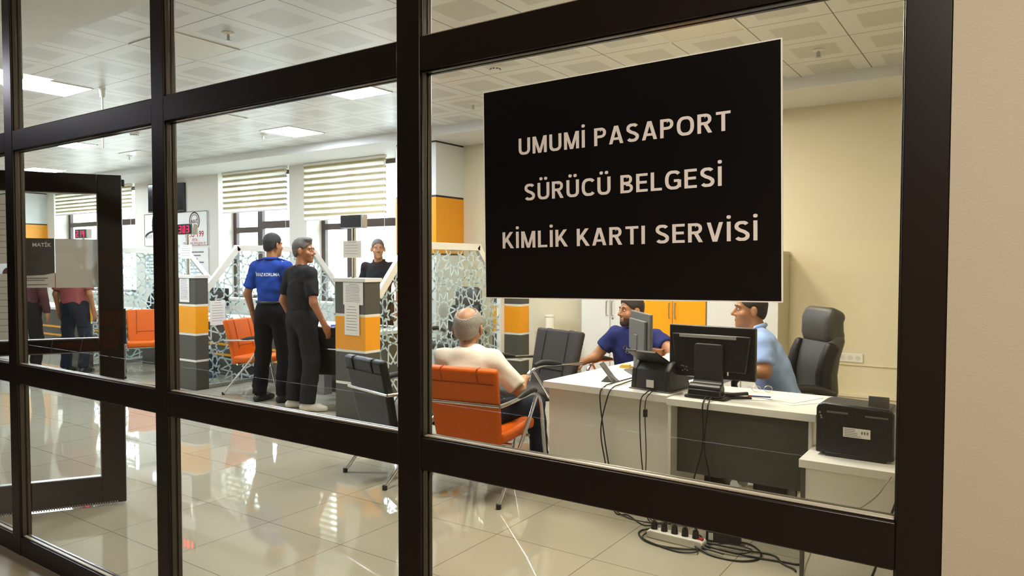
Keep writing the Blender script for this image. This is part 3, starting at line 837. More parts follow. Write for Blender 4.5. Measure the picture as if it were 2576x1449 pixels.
so = empty('wall_socket', (-1.37, YB, .545), 0, 'cream triple wall socket right of the high backed chair', 'socket')
MB().box(-.12, .12, -.012, 0, -.045, .045).build('plate', 'white_plastic', so, bevel=.004)
for k in (-1, 0, 1):
    MB().lathe([(.02, 0), (.024, .004), (.001, .004)], 16, T(k * .075, -.012, 0) @ RX(R(90))).build('outlet', 'panel_off', so)
so2 = empty('cable_duct', (-1.98, YB, .48), 0, 'thin cream cable duct on the wall below the sockets', 'duct')
MB().box(.35, .37, -.012, 0, -.30, -.01).box(.42, 1.9, -.012, 0, -.012, 0).build('trunking', 'cream', so2, bevel=.002)

cup = empty('lidded_jar', (-4.62, 5.9, 0.70), 0, 'white jar on the small cream table behind the dark brown chair', 'jar')
MB().lathe([(.001, 0), (.055, 0), (.06, .16), (.052, .165), (.001, .165)], 24).build('body', 'white_plastic', cup)
MB().lathe([(.001, .165), (.064, .165), (.064, .185), (.001, .188)], 24).build('lid', 'white_plastic', cup)
shelf = empty('side_table', (-4.55, 5.9, 0), 0, 'narrow cream table by the wall left of the white cabinet', 'table')
MB().box(-.20, .22, -.14, .14, .67, .70).build('tabletop', 'cab_grey', shelf, bevel=.002)
for x in (-.18, .20):
    for y in (-.12, .12): MB().box(x - .015, x + .015, y - .015, y + .015, 0, .67).build('leg', 'cab_grey', shelf)

# ------------------------------------------------------------------ counters behind the screens
def counter(x0, x1, y0, y1, label, stripes=True):
    t = empty('counter_desk', (x0, y0, 0), 0, label, 'desk', 'service counters between the screens')
    w, d = x1 - x0, y1 - y0
    MB().box(0, w, 0, d, .71, .75).build('desktop', 'desk', t, bevel=.002)
    MB().box(.02, w - .02, .05, .07, .0, .71).build('front_panel', 'darkgrey', t, bevel=.001)
    if stripes:
        for z in (.26, .40):
            MB().box(.02, w - .02, .044, .05, z, z + .03).build('stripe', 'yellow', t, smooth=False)
    for x in (.02, w - .04): MB().box(x, x + .02, .07, d - .03, 0, .71).build('side_panel', 'darkgrey', t)
    return t
counter(-7.86, -5.75, 4.15, 4.85, 'white topped counter with amber stripes behind the two standing men')
counter(-10.8, -8.25, 4.2, 4.9, 'white topped counter behind the screen left of the blue shirt')
counter(-15.4, -11.6, 4.2, 4.9, 'white topped counter behind the far screen by the door')

def monitor(label, loc, rz, w=.5, h=.30, base_h=.10, front='screen', mback='black_plastic', stripe=False, tilt=0):
    t = empty('monitor', loc, rz, label, 'monitor')
    MB().box(-w / 2, w / 2, -.012, .012, base_h, base_h + h).box(-w / 2 + .05, w / 2 - .05, .012, .035, base_h + .04, base_h + h - .05).build('housing', mback, t, bevel=.006)
    MB().box(-w / 2 + .012, w / 2 - .012, -.0135, -.0118, base_h + .015, base_h + h - .012).build('display', front, t, smooth=False)
    MB().box(-.035, .035, .02, .045, .01, base_h + h * .5).build('stand', mback, t, bevel=.006)
    MB().box(-.12, .12, -.08, .09, 0, .012).build('foot', mback, t, bevel=.005)
    return t
# ------------------------------------------------------------------ big monitor seen from behind
mt = empty('monitor', (-1.425, 2.50, .74), R(-3), 'large black monitor seen from behind, with a grey vent strip', 'monitor')
MB().box(-.258, .258, -.035, -.005, .108, .408).build('housing', 'black_plastic', mt, bevel=.008, seg=3)
MB().box(-.248, .248, .0, .006, .118, .400).build('display', 'screen', mt, smooth=False)
mb = MB().prism([(-.258, .108), (.258, .108), (.258, .408), (-.258, .408)], .001, T(0, -.036, 0) @ FRONT)
bulge = MB()
bulge.prism([(-.21, .15), (.21, .15), (.235, .36), (-.235, .36)], .018, T(0, -.034, 0) @ FRONT).build('rear_bulge', 'black_plastic', mt, bevel=.012, seg=3)
MB().box(-.185, .155, -.0565, -.052, .338, .356).build('vent_strip', 'vent_grey', mt, bevel=.001)
MB().prism([(-.075, .31), (.075, .31), (.085, .30), (.085, .06), (-.085, .06), (-.085, .30)], .022, T(0, -.052, 0) @ FRONT).build('stand', 'matte_black', mt, bevel=.008, seg=3)
nk = MB().sweep_slab([(-.062, .10), (-.075, .075), (-.10, .06), (-.125, .045), (-.13, .025), (-.10, .012), (-.02, .010)], .022, .175, .20)
nk.cyl((-.095, -.095, .052), (.095, -.095, .052), .036, seg=24)
nk.build('hinge_cover', 'black_plastic', mt, bevel=.008, seg=3)
MB().box(-.12, .12, -.13, .10, 0, .016).build('foot', 'black_plastic', mt, bevel=.006)
pt = MB()
for (x, z) in ((-.135, .145), (-.15, .15), (-.165, .142), (-.14, .165), (-.158, .168), (-.17, .17)):
    pt.cyl((x, -.0535, z), (x, -.0515, z), .0045, seg=8)
pt.build('port', 'steel', mt)
MB().box(.075, .082, -.056, -.05, .135, .155).box(.105, .112, -.056, -.05, .135, .155).build('plug', 'paper', mt)

m2 = monitor('slim grey monitor seen almost edge on, left of the large black one', (-2.12, 3.035, .75), R(129.7), w=.50, h=.305, base_h=.115, mback='grey_plastic')

# ------------------------------------------------------------------ document scanner
sn = empty('document_scanner', (-1.765, 2.47, .75), R(-9), 'dark grey document scanner at the front edge of the white desk', 'scanner')
side = Matrix(((0, 0, 1, 0), (1, 0, 0, 0), (0, 1, 0, 0), (0, 0, 0, 1)))
MB().prism([(-.07, 0), (.17, 0), (.17, .03), (.09, .13), (.03, .165), (-.01, .16), (-.055, .125)], .21, T(-.105) @ side).build('body', 'dark_plastic', sn, bevel=.006)
for s in (-1, 1):
    MB().prism([(-.075, 0), (.18, 0), (.175, .035), (.10, .14), (.035, .178), (-.01, .168), (-.06, .125)], .035, T(-.13 if s < 0 else .095) @ side).build('side_cheek', 'matte_black', sn, bevel=.008, seg=3)
MB().prism([(-.145, .235), (-.133, .245), (.035, .165), (.02, .15)], .20, T(-.115) @ side).build('feed_tray', 'dark_plastic', sn, bevel=.004)
MB().box(-.105, -.04, -.158, -.148, .237, .249).build('tray_tab', 'grey_plastic', sn, bevel=.002)
MB().box(-.02, .03, -.0725, -.068, .02, .065).build('rating_label', 'paper', sn)
MB().box(-.14, .14, -.08, .19, 0, .008).build('base_plate', 'grey_plastic', sn, bevel=.003)

# ------------------------------------------------------------------ small items on the desks
es = empty('tablet_stand', (-2.13, 2.58, .75), R(15), 'small grey folding stand holding a thin card on the desk corner', 'stand')
MB().prism([(-.05, 0), (.06, 0), (.0, .05)], .07, T(0, .035, 0) @ FRONT).build('base', 'grey_plastic', es, bevel=.002)
MB().box(-.003, .003, -.05, .05, 0, .135, T(.03, 0, .005) @ RY(R(-38))).build('card', 'paper', es)
MB().box(-.003, .003, -.055, .055, 0, .145, T(.036, 0, .003) @ RY(R(-38))).build('back_plate', 'grey_plastic', es, bevel=.001)
tk = tag(MB().box(-.04, .04, -.03, .03, 0, .012).box(-.035, .03, -.028, .025, .012, .022, RZ(.2)).build('note_pad', 'tickets', loc=(-2.31, 3.2, .7505)), 'small pile of yellow notes on the white desk', 'notes')
bx = empty('card_box', (-2.30, 3.72, .751), R(10), 'brown card box on the far end of the white desk', 'box')
MB().box(-.055, .055, -.05, .05, 0, .085).build('body', 'cardboard', bx, bevel=.003)
MB().box(-.058, .0, -.053, .053, .085, .089, RY(R(-4))).build('flap', 'cardboard', bx)
rng = random.Random(3)
cr = bmesh.new(); bmesh.ops.create_icosphere(cr, subdivisions=3, radius=.05)
for v in cr.verts: v.co *= 1 + .25 * math.sin(v.co.x * 90 + v.co.y * 50) * math.cos(v.co.z * 80 + v.co.y * 40)
for v in cr.verts: v.co.x *= 1.5; v.co.z = v.co.z * .75 + .034
me = bpy.data.meshes.new('crumpled_bag'); cr.to_mesh(me); cr.free(); me.materials.append(M['paper'])
cb = bpy.data.objects.new('crumpled_bag', me); COL.objects.link(cb); cb.location = (-2.12, 3.6, .751); tag(cb, 'crumpled white plastic bag between the two monitors', 'bag')
def sheet(loc, rz, label, w=.21, h=.297, name='paper_sheet', group=None, lines=9):
    t = empty(name, loc, rz, label, 'paper', group)
    MB().box(-w / 2, w / 2, -h / 2, h / 2, 0, .001).build('sheet', 'paper', t, smooth=False)
    p = MB()
    for k in range(lines):
        y = h * .40 - k * h * .075
        p.box(-w * .40, w * (.40 - .25 * rng.random()), y - .002, y, .0011, .0013)
    p.build('print', 'ink', t, smooth=False)
    return t
GS = 'papers on the white desks'
sheet((-1.20, 2.60, .741), R(20), 'small white form under the pen beside the monitor foot', .15, .19, group=GS)
sheet((-.98, 2.64, .741), R(-35), 'white sheets lying on the right end of the desk', group=GS)
sheet((-1.03, 2.69, .7432), R(-20), 'topmost white sheet on the right end of the desk', group=GS)
sheet((-1.73, 3.0, .7512), R(15), 'white sheet behind the scanner on the long desk', group=GS)
sheet((-1.86, 2.98, .7512), R(80), 'white sheet beside the slim monitor foot', group=GS)
pn = empty('pen', (-1.175, 2.60, .748), R(15), 'blue pen lying on the white form', 'pen')
MB().cyl((-.05, 0, 0), (.05, 0, 0), .0045, .004, 8).build('barrel', 'blue_plastic', pn)
MB().cyl((-.075, 0, 0), (-.05, 0, 0), .005, .0045, 8).build('cap', 'red_ink', pn)
gl = empty('eyeglasses', (-1.225, 2.79, .741), R(30), 'folded eyeglasses on the desk in front of the man in light blue', 'glasses')
g = MB()
for s in (-1, 1): g.tube([(s * .035 + .024 * math.cos(a), 0, .02 + .018 * math.sin(a)) for a in np.linspace(0, 2 * math.pi, 17)], .0018, 6, caps=False)
g.build('rims', 'steel', gl)
for s in (-1, 1): MB().tube([(s * .06, 0, .025), (s * .06, .07, .022), (s * .058, .12, .006)], .0018, 6).build('temple', 'steel', gl)
ms = empty('stapler', (-1.28, 2.50, .741), R(25), 'black stapler lying beside the monitor foot', 'stapler')
MB().box(-.075, .075, -.018, .018, 0, .012).build('base', 'matte_black', ms, bevel=.004)
MB().box(-.075, .06, -.015, .015, .016, .034, RY(R(-5))).build('arm', 'matte_black', ms, bevel=.005)

# ------------------------------------------------------------------ printer
pr = empty('printer', (-.79, 2.165, .57), R(-1), 'black laser printer with its back towards us on the low cabinet', 'printer')
MB().prism([(0.0, .012), (.345, .012), (.345, .232), (.335, .248), (.03, .258), (.008, .248), (0, .23)], .20, T(0, .20, 0) @ FRONT).build('body', 'black_plastic', pr, bevel=.008, seg=3)
rb = MB()
for k in range(40): rb.box(.02 + k * .0078, .023 + k * .0078, -.0018, .002, .03, .215)
rb.build('rear_rib', 'matte_black', pr, smooth=False)
MB().box(.045, .315, -.006, .002, .0, .02).build('rear_foot', 'matte_black', pr, bevel=.003)
lb = MB().box(.125, .245, -.0042, -.002, .105, .150).build('rating_label', 'paper', pr, smooth=False)
ll = MB()
for k in range(5): ll.box(.13, .13 + .03 + .05 * rng.random(), -.0047, -.0042, .142 - k * .008, .1445 - k * .008)
for k in range(3): ll.box(.205 + k * .012, .212 + k * .012, -.0047, -.0042, .125, .138)
ll.build('label_print', 'ink', lb, smooth=False)
MB().box(.05, .145, -.0045, -.001, .212, .222).box(.22, .32, -.0045, -.001, .208, .216).build('latch', 'grey_plastic', pr, bevel=.001)
MB().box(.03, .315, .01, .195, .256, .262, RY(R(1.7))).build('lid', 'dark_plastic', pr, bevel=.003)
MB().box(.225, .315, .05, .056, .25, .305, T(0, 0, 0)).build('paper_support', 'grey_plastic', pr, bevel=.004)
for z in (.21, .195, .185): MB().cyl((.018 + (.21 - z) * .3, -.003, z), (.018 + (.21 - z) * .3, .002, z), .005, seg=8).build('screw', 'steel', pr)

# ------------------------------------------------------------------ cables
def cable(name, pts, r, m, label, group=None, cat='cable'):
    return tag(MB().tube(pts, r, 7, smooth=6).build(name, m), label, cat, group)
GC = 'black cables over the desk front'
cable('cable', [(-2.03, 2.72, .765), (-2.06, 2.5, .757), (-2.05, 2.36, .755), (-2.055, 2.305, .70), (-2.03, 2.32, .45), (-1.99, 2.33, .2), (-1.95, 2.30, .02), (-1.87, 2.32, .006), (-1.72, 2.22, .006), (-1.62, 2.25, .03)], .0042, 'cable', 'left one of the two crossing black cables over the white desk front', GC)
cable('cable', [(-1.99, 2.70, .765), (-2.0, 2.5, .757), (-1.99, 2.35, .755), (-2.0, 2.295, .70), (-2.05, 2.31, .5), (-2.03, 2.33, .3), (-1.97, 2.32, .05), (-1.85, 2.28, .006), (-1.7, 2.28, .006), (-1.58, 2.26, .03)], .0042, 'cable', 'right one of the two crossing black cables over the white desk front', GC)
cable('cable', [(-1.745, 2.385, .762), (-1.75, 2.30, .755), (-1.765, 2.25, .70), (-1.77, 2.27, .45), (-1.75, 2.285, .2), (-1.73, 2.3, .01), (-1.6, 2.28, .03)], .0036, 'cable', 'black scanner cable hanging down the white desk front', GC)
fc = empty('power_cable', (0, 0, 0), 0, 'scanner cable with a square ferrite block on it', 'cable', GC)
MB().tube([(-1.725, 2.39, .762), (-1.725, 2.30, .755), (-1.735, 2.25, .69), (-1.735, 2.27, .4), (-1.745, 2.285, .1), (-1.70, 2.3, .01), (-1.56, 2.28, .03)], .003, 7, smooth=6).build('lead', 'cable', fc)
MB().cbox((-1.735, 2.255, .645), (.022, .022, .045)).build('ferrite_block', 'black_plastic', fc, bevel=.004)
cable('cable', [(-1.415, 2.42, .77), (-1.405, 2.3, .748), (-1.40, 2.262, .70), (-1.41, 2.30, .5), (-1.47, 2.34, .3), (-1.52, 2.33, .1), (-1.50, 2.25, .04)], .0042, 'cable', 'left black cable from the large monitor over the charcoal panel', GC)
cable('cable', [(-1.39, 2.42, .77), (-1.375, 2.3, .748), (-1.372, 2.262, .70), (-1.40, 2.30, .48), (-1.39, 2.36, .3), (-1.38, 2.35, .1), (-1.42, 2.25, .04)], .0042, 'cable', 'right black cable from the large monitor over the charcoal panel', GC)
GF = 'cables coiled on the floor'
cable('floor_cable', [(-1.62, 2.20, .02), (-1.70, 2.13, .006), (-1.66, 2.04, .006), (-1.55, 1.985, .006), (-1.42, 2.0, .008), (-1.34, 2.05, .008), (-1.30, 2.12, .006), (-1.40, 2.24, .01)], .0055, 'cable', 'big black cable loop left of the power strip', GF)
cable('floor_cable', [(-1.65, 2.17, .012), (-1.64, 2.02, .014), (-1.50, 1.975, .006), (-1.40, 1.965, .006), (-1.33, 2.0, .012), (-1.36, 2.08, .014)], .0045, 'cable', 'thin black cable in front of the power strip', GF)
cable('floor_cable', [(-1.36, 2.06, .016), (-1.25, 2.015, .006), (-1.12, 2.025, .006), (-1.045, 2.10, .006), (-1.06, 2.20, .006), (-1.15, 2.28, .006), (-1.28, 2.24, .006), (-1.36, 2.14, .012), (-1.32, 2.06, .02), (-1.2, 2.04, .018)], .005, 'cable', 'black cable coil right of the power strip', GF)
cable('floor_cable', [(-1.37, 2.11, .018), (-1.2, 2.09, .014), (-1.05, 2.12, .006), (-.93, 2.14, .006), (-.85, 2.165, .006), (-.85, 2.3, .02)], .0055, 'cable', 'black cable running right along the floor to the cabinet', GF)
cable('floor_cable', [(-1.33, 2.13, .022), (-1.15, 2.16, .012), (-1.0, 2.2, .006), (-.93, 2.12, .006), (-.87, 2.085, .006), (-.85, 2.06, .006)], .005, 'cable', 'second black cable curving to the cabinet foot', GF)
cable('floor_cable', [(-1.30, 2.1, .024), (-1.22, 2.2, .014), (-1.10, 2.19, .012), (-1.13, 2.10, .016), (-1.24, 2.07, .024)], .0035, 'cable', 'small black cable loop inside the right coil', GF)
cable('printer_cable', [(-.36, 2.16, .70), (-.395, 2.12, .62), (-.45, 2.0, .53), (-.50, 1.985, .45), (-.60, 1.985, .36), (-.70, 1.985, .30), (-.78, 1.99, .1), (-.8, 1.99, .006)], .0032, 'cable_grey', 'pale grey cable drooping in front of the white cabinet')
cable('printer_cable', [(-.385, 2.15, .60), (-.388, 2.0, .57), (-.405, 1.99, .48), (-.445, 1.985, .33), (-.50, 1.985, .1), (-.56, 1.95, .006), (-.66, 1.93, .006)], .0055, 'cable', 'thick black cable down the front of the white cabinet')
cable('cable', [(-.93, 2.5, .69), (-.95, 2.48, .3), (-.93, 2.45, .01)], .003, 'cable', 'thin black cable hanging under the desk beside the cabinet')
ps = empty('power_strip', (-1.48, 2.10, 0.0), R(-2), 'white power strip full of black plugs on the floor', 'power strip')
MB().prism([(-.16, 0), (.16, 0), (.16, .035), (.145, .045), (-.145, .045), (-.16, .035)], .07, T(0, .035, 0) @ FRONT).build('housing', 'white_plastic', ps, bevel=.006)
for k in range(5):
    q = MB().cyl((-.13 + k * .06, 0, .045), (-.13 + k * .06, 0, .085), .019, .015).cyl((-.13 + k * .06, 0, .085), (-.135 + k * .06, .01, .10), .008, .005)
    q.build('plug', 'black_plastic', ps)
MB().box(.125, .15, -.015, .015, .045, .05).build('switch', 'red_ink', ps)
ad = empty('power_adapter', (-1.27, 2.25, 0), R(10), 'black power adapter block on the floor behind the coiled cables', 'adapter')
MB().box(-.09, .09, -.035, .035, 0, .06).build('body', 'matte_black', ad, bevel=.006)
MB().box(-.075, -.05, -.037, -.034, .012, .05).build('rating_label', 'paper', ad)
pc = empty('computer_tower', (-1.12, 2.72, 0), R(5), 'black computer case on the floor under the desk', 'computer')
MB().box(-.09, .09, -.2, .2, .012, .40).build('case', 'matte_black', pc, bevel=.004)
MB().box(-.07, .07, -.204, -.2, .05, .36).build('rear_panel', 'dark_plastic', pc)
MB().box(-.08, -.05, -.18, -.14, 0, .012).box(.05, .08, -.18, -.14, 0, .012).box(-.08, -.05, .14, .18, 0, .012).box(.05, .08, .14, .18, 0, .012).build('feet', 'rubber', pc)

# ------------------------------------------------------------------ things on the counters
monitor('dark monitor on the counter behind the star screen near the bald man', (-6.15, 4.55, .75), R(180))
monitor('dark monitor on the counter left of the blue shirt', (-9.35, 4.6, .75), R(175))
monitor('dark monitor on the far counter behind the screen by the door', (-12.4, 4.6, .75), R(185))
monitor('dark monitor on the far counter beside the striped pillar', (-14.0, 4.6, .75), R(185))
bt = empty('water_bottle', (-5.72, 4.72, .75), 0, 'clear water bottle with a red cap behind the star screen', 'bottle')
MB().lathe([(.001, 0), (.034, 0), (.036, .02), (.036, .14), (.03, .17), (.014, .2), (.013, .215)], 20).build('body', 'jug', bt)
MB().lathe([(.0365, .06), (.0365, .11)], 20).build('wrap', 'paper', bt)
MB().lathe([(.001, .215), (.016, .215), (.016, .235), (.001, .237)], 16).build('cap', 'red_ink', bt)
ns = empty('desk_sign', (-6.42, 4.13, .54), 0, 'white paper sign reading the information desk name on the counter front', 'sign')
MB().box(-.19, .19, 0, .012, 0, .215).build('card', 'paper', ns, smooth=False)
MB().text('DANIŞMA', T(0, -.001, 0) @ FRONT, bold=.01, cap=.026, z0=.105, spacing=1.25).text('MASASI', T(0, -.001, 0) @ FRONT, bold=.01, cap=.026, z0=.055, spacing=1.25).build('lettering', 'ink_dark', ns, smooth=False)
bb = tag(MB().box(-.09, .09, -.06, .06, 0, .03).build('folder', 'blue_plastic', loc=(-6.55, 4.32, .751), rz=.2, bevel=.003), 'blue folder lying on the counter by the dark shirted man', 'folder')
cl = empty('desk_calendar', (-6.28, 4.40, .751), R(-10), 'grey desk calendar on the counter left of the striped pillar', 'calendar')
MB().prism([(-.05, 0), (.05, 0), (0, .11)], .17, T(-.085) @ side).build('stand', 'grey_plastic', cl)
gr_ = MB()
for i in range(4):
    for j in range(3): gr_.box(-.07 + i * .037, -.042 + i * .037, -.054 + j * .0 , -.050, .02 + j * .026, .04 + j * .026, T(0, .0, 0))
gr_.build('day_grid', 'ink_dark', cl, smooth=False)
mp = empty('metal_box', (-6.655, 4.06, 0), 0, 'low silver diamond plate box on the floor behind the standing men', 'box')
MB().box(-.19, .19, -.06, .06, 0, .24).build('body', 'plate', mp, bevel=.004)
jg = empty('water_jug', (-8.75, 4.02, 0), 0, 'blue water carboy standing on the floor behind the star screen', 'jug')
MB().lathe([(.001, 0), (.12, 0), (.135, .03), (.135, .22), (.11, .28), (.04, .33), (.035, .37)], 24).build('body', 'jug', jg)
MB().lathe([(.001, .37), (.042, .37), (.042, .40), (.001, .402)], 20).build('cap', 'white_plastic', jg)

# ------------------------------------------------------------------ ticket displays on poles
SEG = {'0': 'abcdef', '1': 'bc', '2': 'abged', '3': 'abgcd', '4': 'fgbc'}
def display(x, y, num, label, paper_label, pw=.225, zc=1.91):
    t = empty('queue_display', (x, y, 1.362), R(6), label, 'display', 'queue number displays on poles')
    b = zc - 1.362
    MB().cyl((0, 0, 0), (0, 0, b - .06), .022).build('pole', 'chrome', t)
    MB().cyl((0, 0, 0), (0, 0, .012), .045).build('base', 'chrome', t)
    MB().box(-.14, .14, -.035, .035, b - .065, b + .065).build('housing', 'steel', t, bevel=.004)
    MB().box(-.135, .115, -.038, -.034, b - .058, b + .058).build('display', 'screen', t, smooth=False)
    if num:
        dm = MB()
        for k, ch in enumerate(num):
            x0 = -.105 + k * .068; w = .042; h = .084; z0 = b - h / 2; q = .009
            S = {'a': (x0, x0 + w, z0 + h - q, z0 + h), 'd': (x0, x0 + w, z0, z0 + q), 'g': (x0, x0 + w, z0 + h / 2 - q / 2, z0 + h / 2 + q / 2),
                 'f': (x0, x0 + q, z0 + h / 2, z0 + h), 'b': (x0 + w - q, x0 + w, z0 + h / 2, z0 + h), 'e': (x0, x0 + q, z0, z0 + h / 2), 'c': (x0 + w - q, x0 + w, z0, z0 + h / 2)}
            for c in SEG[ch]: a0, a1, c0, c1 = S[c]; dm.box(a0 + .001, a1 - .001, -.040, -.038, c0 + .001, c1 - .001)
        dm.build('digits', 'led', t, smooth=False)
    n = notice((x + .005, y - .028, 1.64), R(6), pw, .165, paper_label, lines=5)
    return t
def notice(loc, rz, w, h, label, lines=12, group='paper notices', m='paper', title=True, jitter=True):
    """sheet hanging upright; loc is its centre, its face looks along local -y"""
    t = empty('notice', loc, rz, label, 'notice', group)
    MB().box(-w / 2, w / 2, 0, .0012, -h / 2, h / 2).build('sheet', m, t, smooth=False)
    p = MB(); r2 = random.Random(int(w * 1000 + h * 777 + lines))
    for k in range(lines):
        z = h * .42 - k * h * .84 / lines
        a = w * .38 * (r2.uniform(.75, 1) if jitter else 1)
        if k == 0 and title: a = w * .22
        p.box(-w * .38 if k else -a, a, -.0006, 0, z - h * .012 - .001, z)
    p.build('print', 'ink', t, smooth=False)
    return t
display(-5.30, 3.37, '', 'dark blank ticket display on the pillar right of the two men', 'small white notice taped to the pole under the blank display')
display(-8.20, 3.42, '303', 'ticket display showing 303 in red on a pole by the second post', 'small white notice taped to the pole under the number 303', pw=.21)
display(-10.74, 3.42, '214', 'ticket display showing 214 in red seen through the door glass', 'small white notice on the pole under the number 214')
notice((-5.205, 3.264, 1.215), 0, .27, .215, 'upper white notice on the striped pillar with a slanted corner', 12)
notice((-5.22, 3.262, .965), 0, .20, .30, 'lower white notice overlapping the amber band of the pillar', 9)
notice((-8.13, 3.325, 1.19), 0, .20, .30, 'white notice on the top block of the pillar under 303', 15)
notice((-7.972, 3.66, .90), R(90), .21, .297, 'white notice hanging inside the star screen next to the pillar', 8)

# ------------------------------------------------------------------ posters on the far wall
po = empty('wall_poster', (-13.45, YB - .005, 1.95), 0, 'white wall poster with a round emblem and the red number 199', 'poster')
MB().box(-1.25, .94, -.02, 0, -.10, .54).build('board', 'paper', po, bevel=.003)
MB().box(-1.25, .94, -.024, -.020, .53, .54).box(-1.25, -1.24, -.024, -.02, -.1, .53).box(.93, .94, -.024, -.02, -.1, .53).build('border', 'ink_dark', po, smooth=False)
ring = MB()
for r0, r1 in ((.175, .15), (.128, .116)):
    n = 40
    for k in range(n):
        a0, a1 = 2 * math.pi * k / n, 2 * math.pi * (k + 1) / n
        ring.prism([(r1 * math.cos(a0), r1 * math.sin(a0)), (r0 * math.cos(a0), r0 * math.sin(a0)), (r0 * math.cos(a1), r0 * math.sin(a1)), (r1 * math.cos(a1), r1 * math.sin(a1))], .002, T(.52, -.02, .355) @ FRONT)
ring.text('NVİ', T(.52, -.0215, 0) @ FRONT, bold=.02, cap=.085, z0=.30)
ring.build('emblem', 'maroon_ink', po, smooth=False)
MB().text('ALO 199', T(.52, -.0215, 0) @ FRONT, bold=.02, cap=.11, z0=.055, x0=-.32, x1=.30).text('VEYA', T(.52, -.0215, 0) @ FRONT, bold=.01, cap=.055, z0=-.03).build('number', 'red_ink', po, smooth=False)
MB().text('randevu.nvi.gov.tr', T(.52, -.0215, 0) @ FRONT, bold=.008, cap=.06, z0=-.088, x0=-.38, x1=.37).build('address', 'red_ink', po, smooth=False)
sk = MB()
sk.prism([(-1.22, .12), (-1.15, .16), (-1.05, .19), (-.9, .215), (-.7, .225), (-.7, .19), (-.9, .175), (-1.05, .15), (-1.15, .11), (-1.22, .06)], .002, T(0, -.02, 0) @ FRONT)
for x in (-1.18, -1.12, -1.06, -1.0): sk.box(x, x + .012, -.0225, -.02, .05, .13)
sk.box(-.96, -.91, -.0225, -.02, .20, .40).box(-.975, -.895, -.0225, -.02, .30, .32)
sk.prism([(-.96, .40), (-.91, .40), (-.935, .50)], .002, T(0, -.02, 0) @ FRONT)
sk.box(-.86, -.78, -.0225, -.02, .21, .33)
sk.build('silhouette', 'ink_dark', po, smooth=False)
ws = empty('wall_poster', (-12.98, YB - .005, 1.50), 0, 'white information board under the 199 poster behind the screen', 'poster')
MB().box(-.55, .47, -.02, 0, -.33, .30).build('board', 'paper', ws, bevel=.003)
tx = MB()
for k in range(8): tx.box(-.30 if k % 2 else -.2, .34 - .1 * (k % 3), -.022, -.02, .20 - k * .065, .225 - k * .065)
tx.build('print', 'ink', ws, smooth=False)
ws2 = empty('wall_poster', (-14.25, YB - .005, 1.50), 0, 'white notice board left under the poster with the black skyline', 'poster')
MB().box(-.45, .6, -.02, 0, -.33, .30).build('board', 'paper', ws2, bevel=.003)
tx = MB()
for k in range(7): tx.box(-.38, .4 - .12 * (k % 2), -.022, -.02, .16 - k * .065, .18 - k * .065)
tx.build('print', 'ink', ws2, smooth=False)
tv = empty('wall_television', (-13.72, 6.42, 2.78), R(12), 'flat television on a bracket high on the wall above the posters', 'television')
MB().box(-.48, .48, -.06, .02, -.28, .28).build('housing', 'dark_plastic', tv, bevel=.012)
MB().box(-.46, .46, -.063, -.059, -.25, .26).build('screen', 'screen', tv, smooth=False)
MB().box(-.06, .06, .02, .09, -.08, .08).build('bracket', 'matte_black', tv)

# ------------------------------------------------------------------ posters taped to the door glass
def on_door(name, s0, s1, z0, z1, label, m='paper'):
    t = empty(name, (-5.0, 0.075, 0), LEAF_A, label, 'poster', 'posters on the glass door')
    MB().box(s0, s1, -.0052, -.0036, z0, z1).build('sheet', m, t, smooth=False)
    return t
M['poster_dark'] = mat('dark_grey_print', '#4b4a49', 0.6)
M['paper_thin'] = film_mat('thin_white_paper', '#d6d0c6', 0.9, 0.35)
p1 = on_door('door_poster', .225, .436, 1.356, 1.652, 'door poster with a dark grey top half and pale lettering MATİK', 'paper_thin')
MB().prism([(.225, 1.44), (.30, 1.428), (.38, 1.432), (.436, 1.445), (.436, 1.652), (.225, 1.652)], .0006, T(0, -.0052, 0) @ FRONT).build('dark_field', 'poster_dark', p1, smooth=False)
MB().text('MATİK', T(0, -.0060, 0) @ FRONT, bold=.015, cap=.022, z0=1.602, x0=.325, x1=.421).build('lettering', 'paper', p1, smooth=False)
MB().box(.245, .40, -.0064, -.0058, 1.41, 1.416).box(.245, .385, -.0064, -.0058, 1.398, 1.403).box(.245, .40, -.0064, -.0058, 1.372, 1.377).build('small_print', 'ink', p1, smooth=False)
p2_ = on_door('door_poster', .440, .666, 1.354, 1.65, 'plain thin white sheet taped beside the dark headed poster on the door', 'paper_thin')
p3_ = on_door('door_poster', .140, .212, 1.50, 1.90, 'tall pale sheet at the hinge side of the door glass', 'paper_thin')
p4_ = on_door('door_poster', .140, .205, 1.05, 1.44, 'lower pale sheet at the hinge side of the door glass', 'paper_thin')
for q, zs in ((p3_, np.linspace(1.85, 1.56, 9)), (p4_, np.linspace(1.40, 1.10, 9))):
    tx = MB()
    for z in zs: tx.box(.148, .20, -.0058, -.0052, z - .003, z)
    tx.build('print', 'ink', q, smooth=False)

# ------------------------------------------------------------------ the big black sign on the glass
sg = empty('door_sign', (-.825, .0290, 1.7025), 0, 'large black sign with white capitals fixed to the glass', 'sign')
x0, x1 = -1.228 + .825, -.424 + .825
MB().box(x0, x1, -.004, .0, -.285, .285).build('face', 'sign_black', sg, smooth=False)
MB().box(x0 - .003, x1 + .003, -.0035, .0008, -.288, .288).build('edge', 'sign_edge', sg, smooth=False)
for body, a, b, z in (('UMUMİ PASAPORT', -.287, .291, .101), ('SÜRÜCÜ BELGESİ', -.270, .270, -.023), ('KİMLİK KARTI SERVİSİ', -.344, .350, -.150)):
    MB().strokes(body, T(0, -.0041, 0) @ FRONT, a, b, z, .0445).build('lettering', 'sign_text', sg, smooth=False)

sg.rotation_euler.y = R(-0.92)
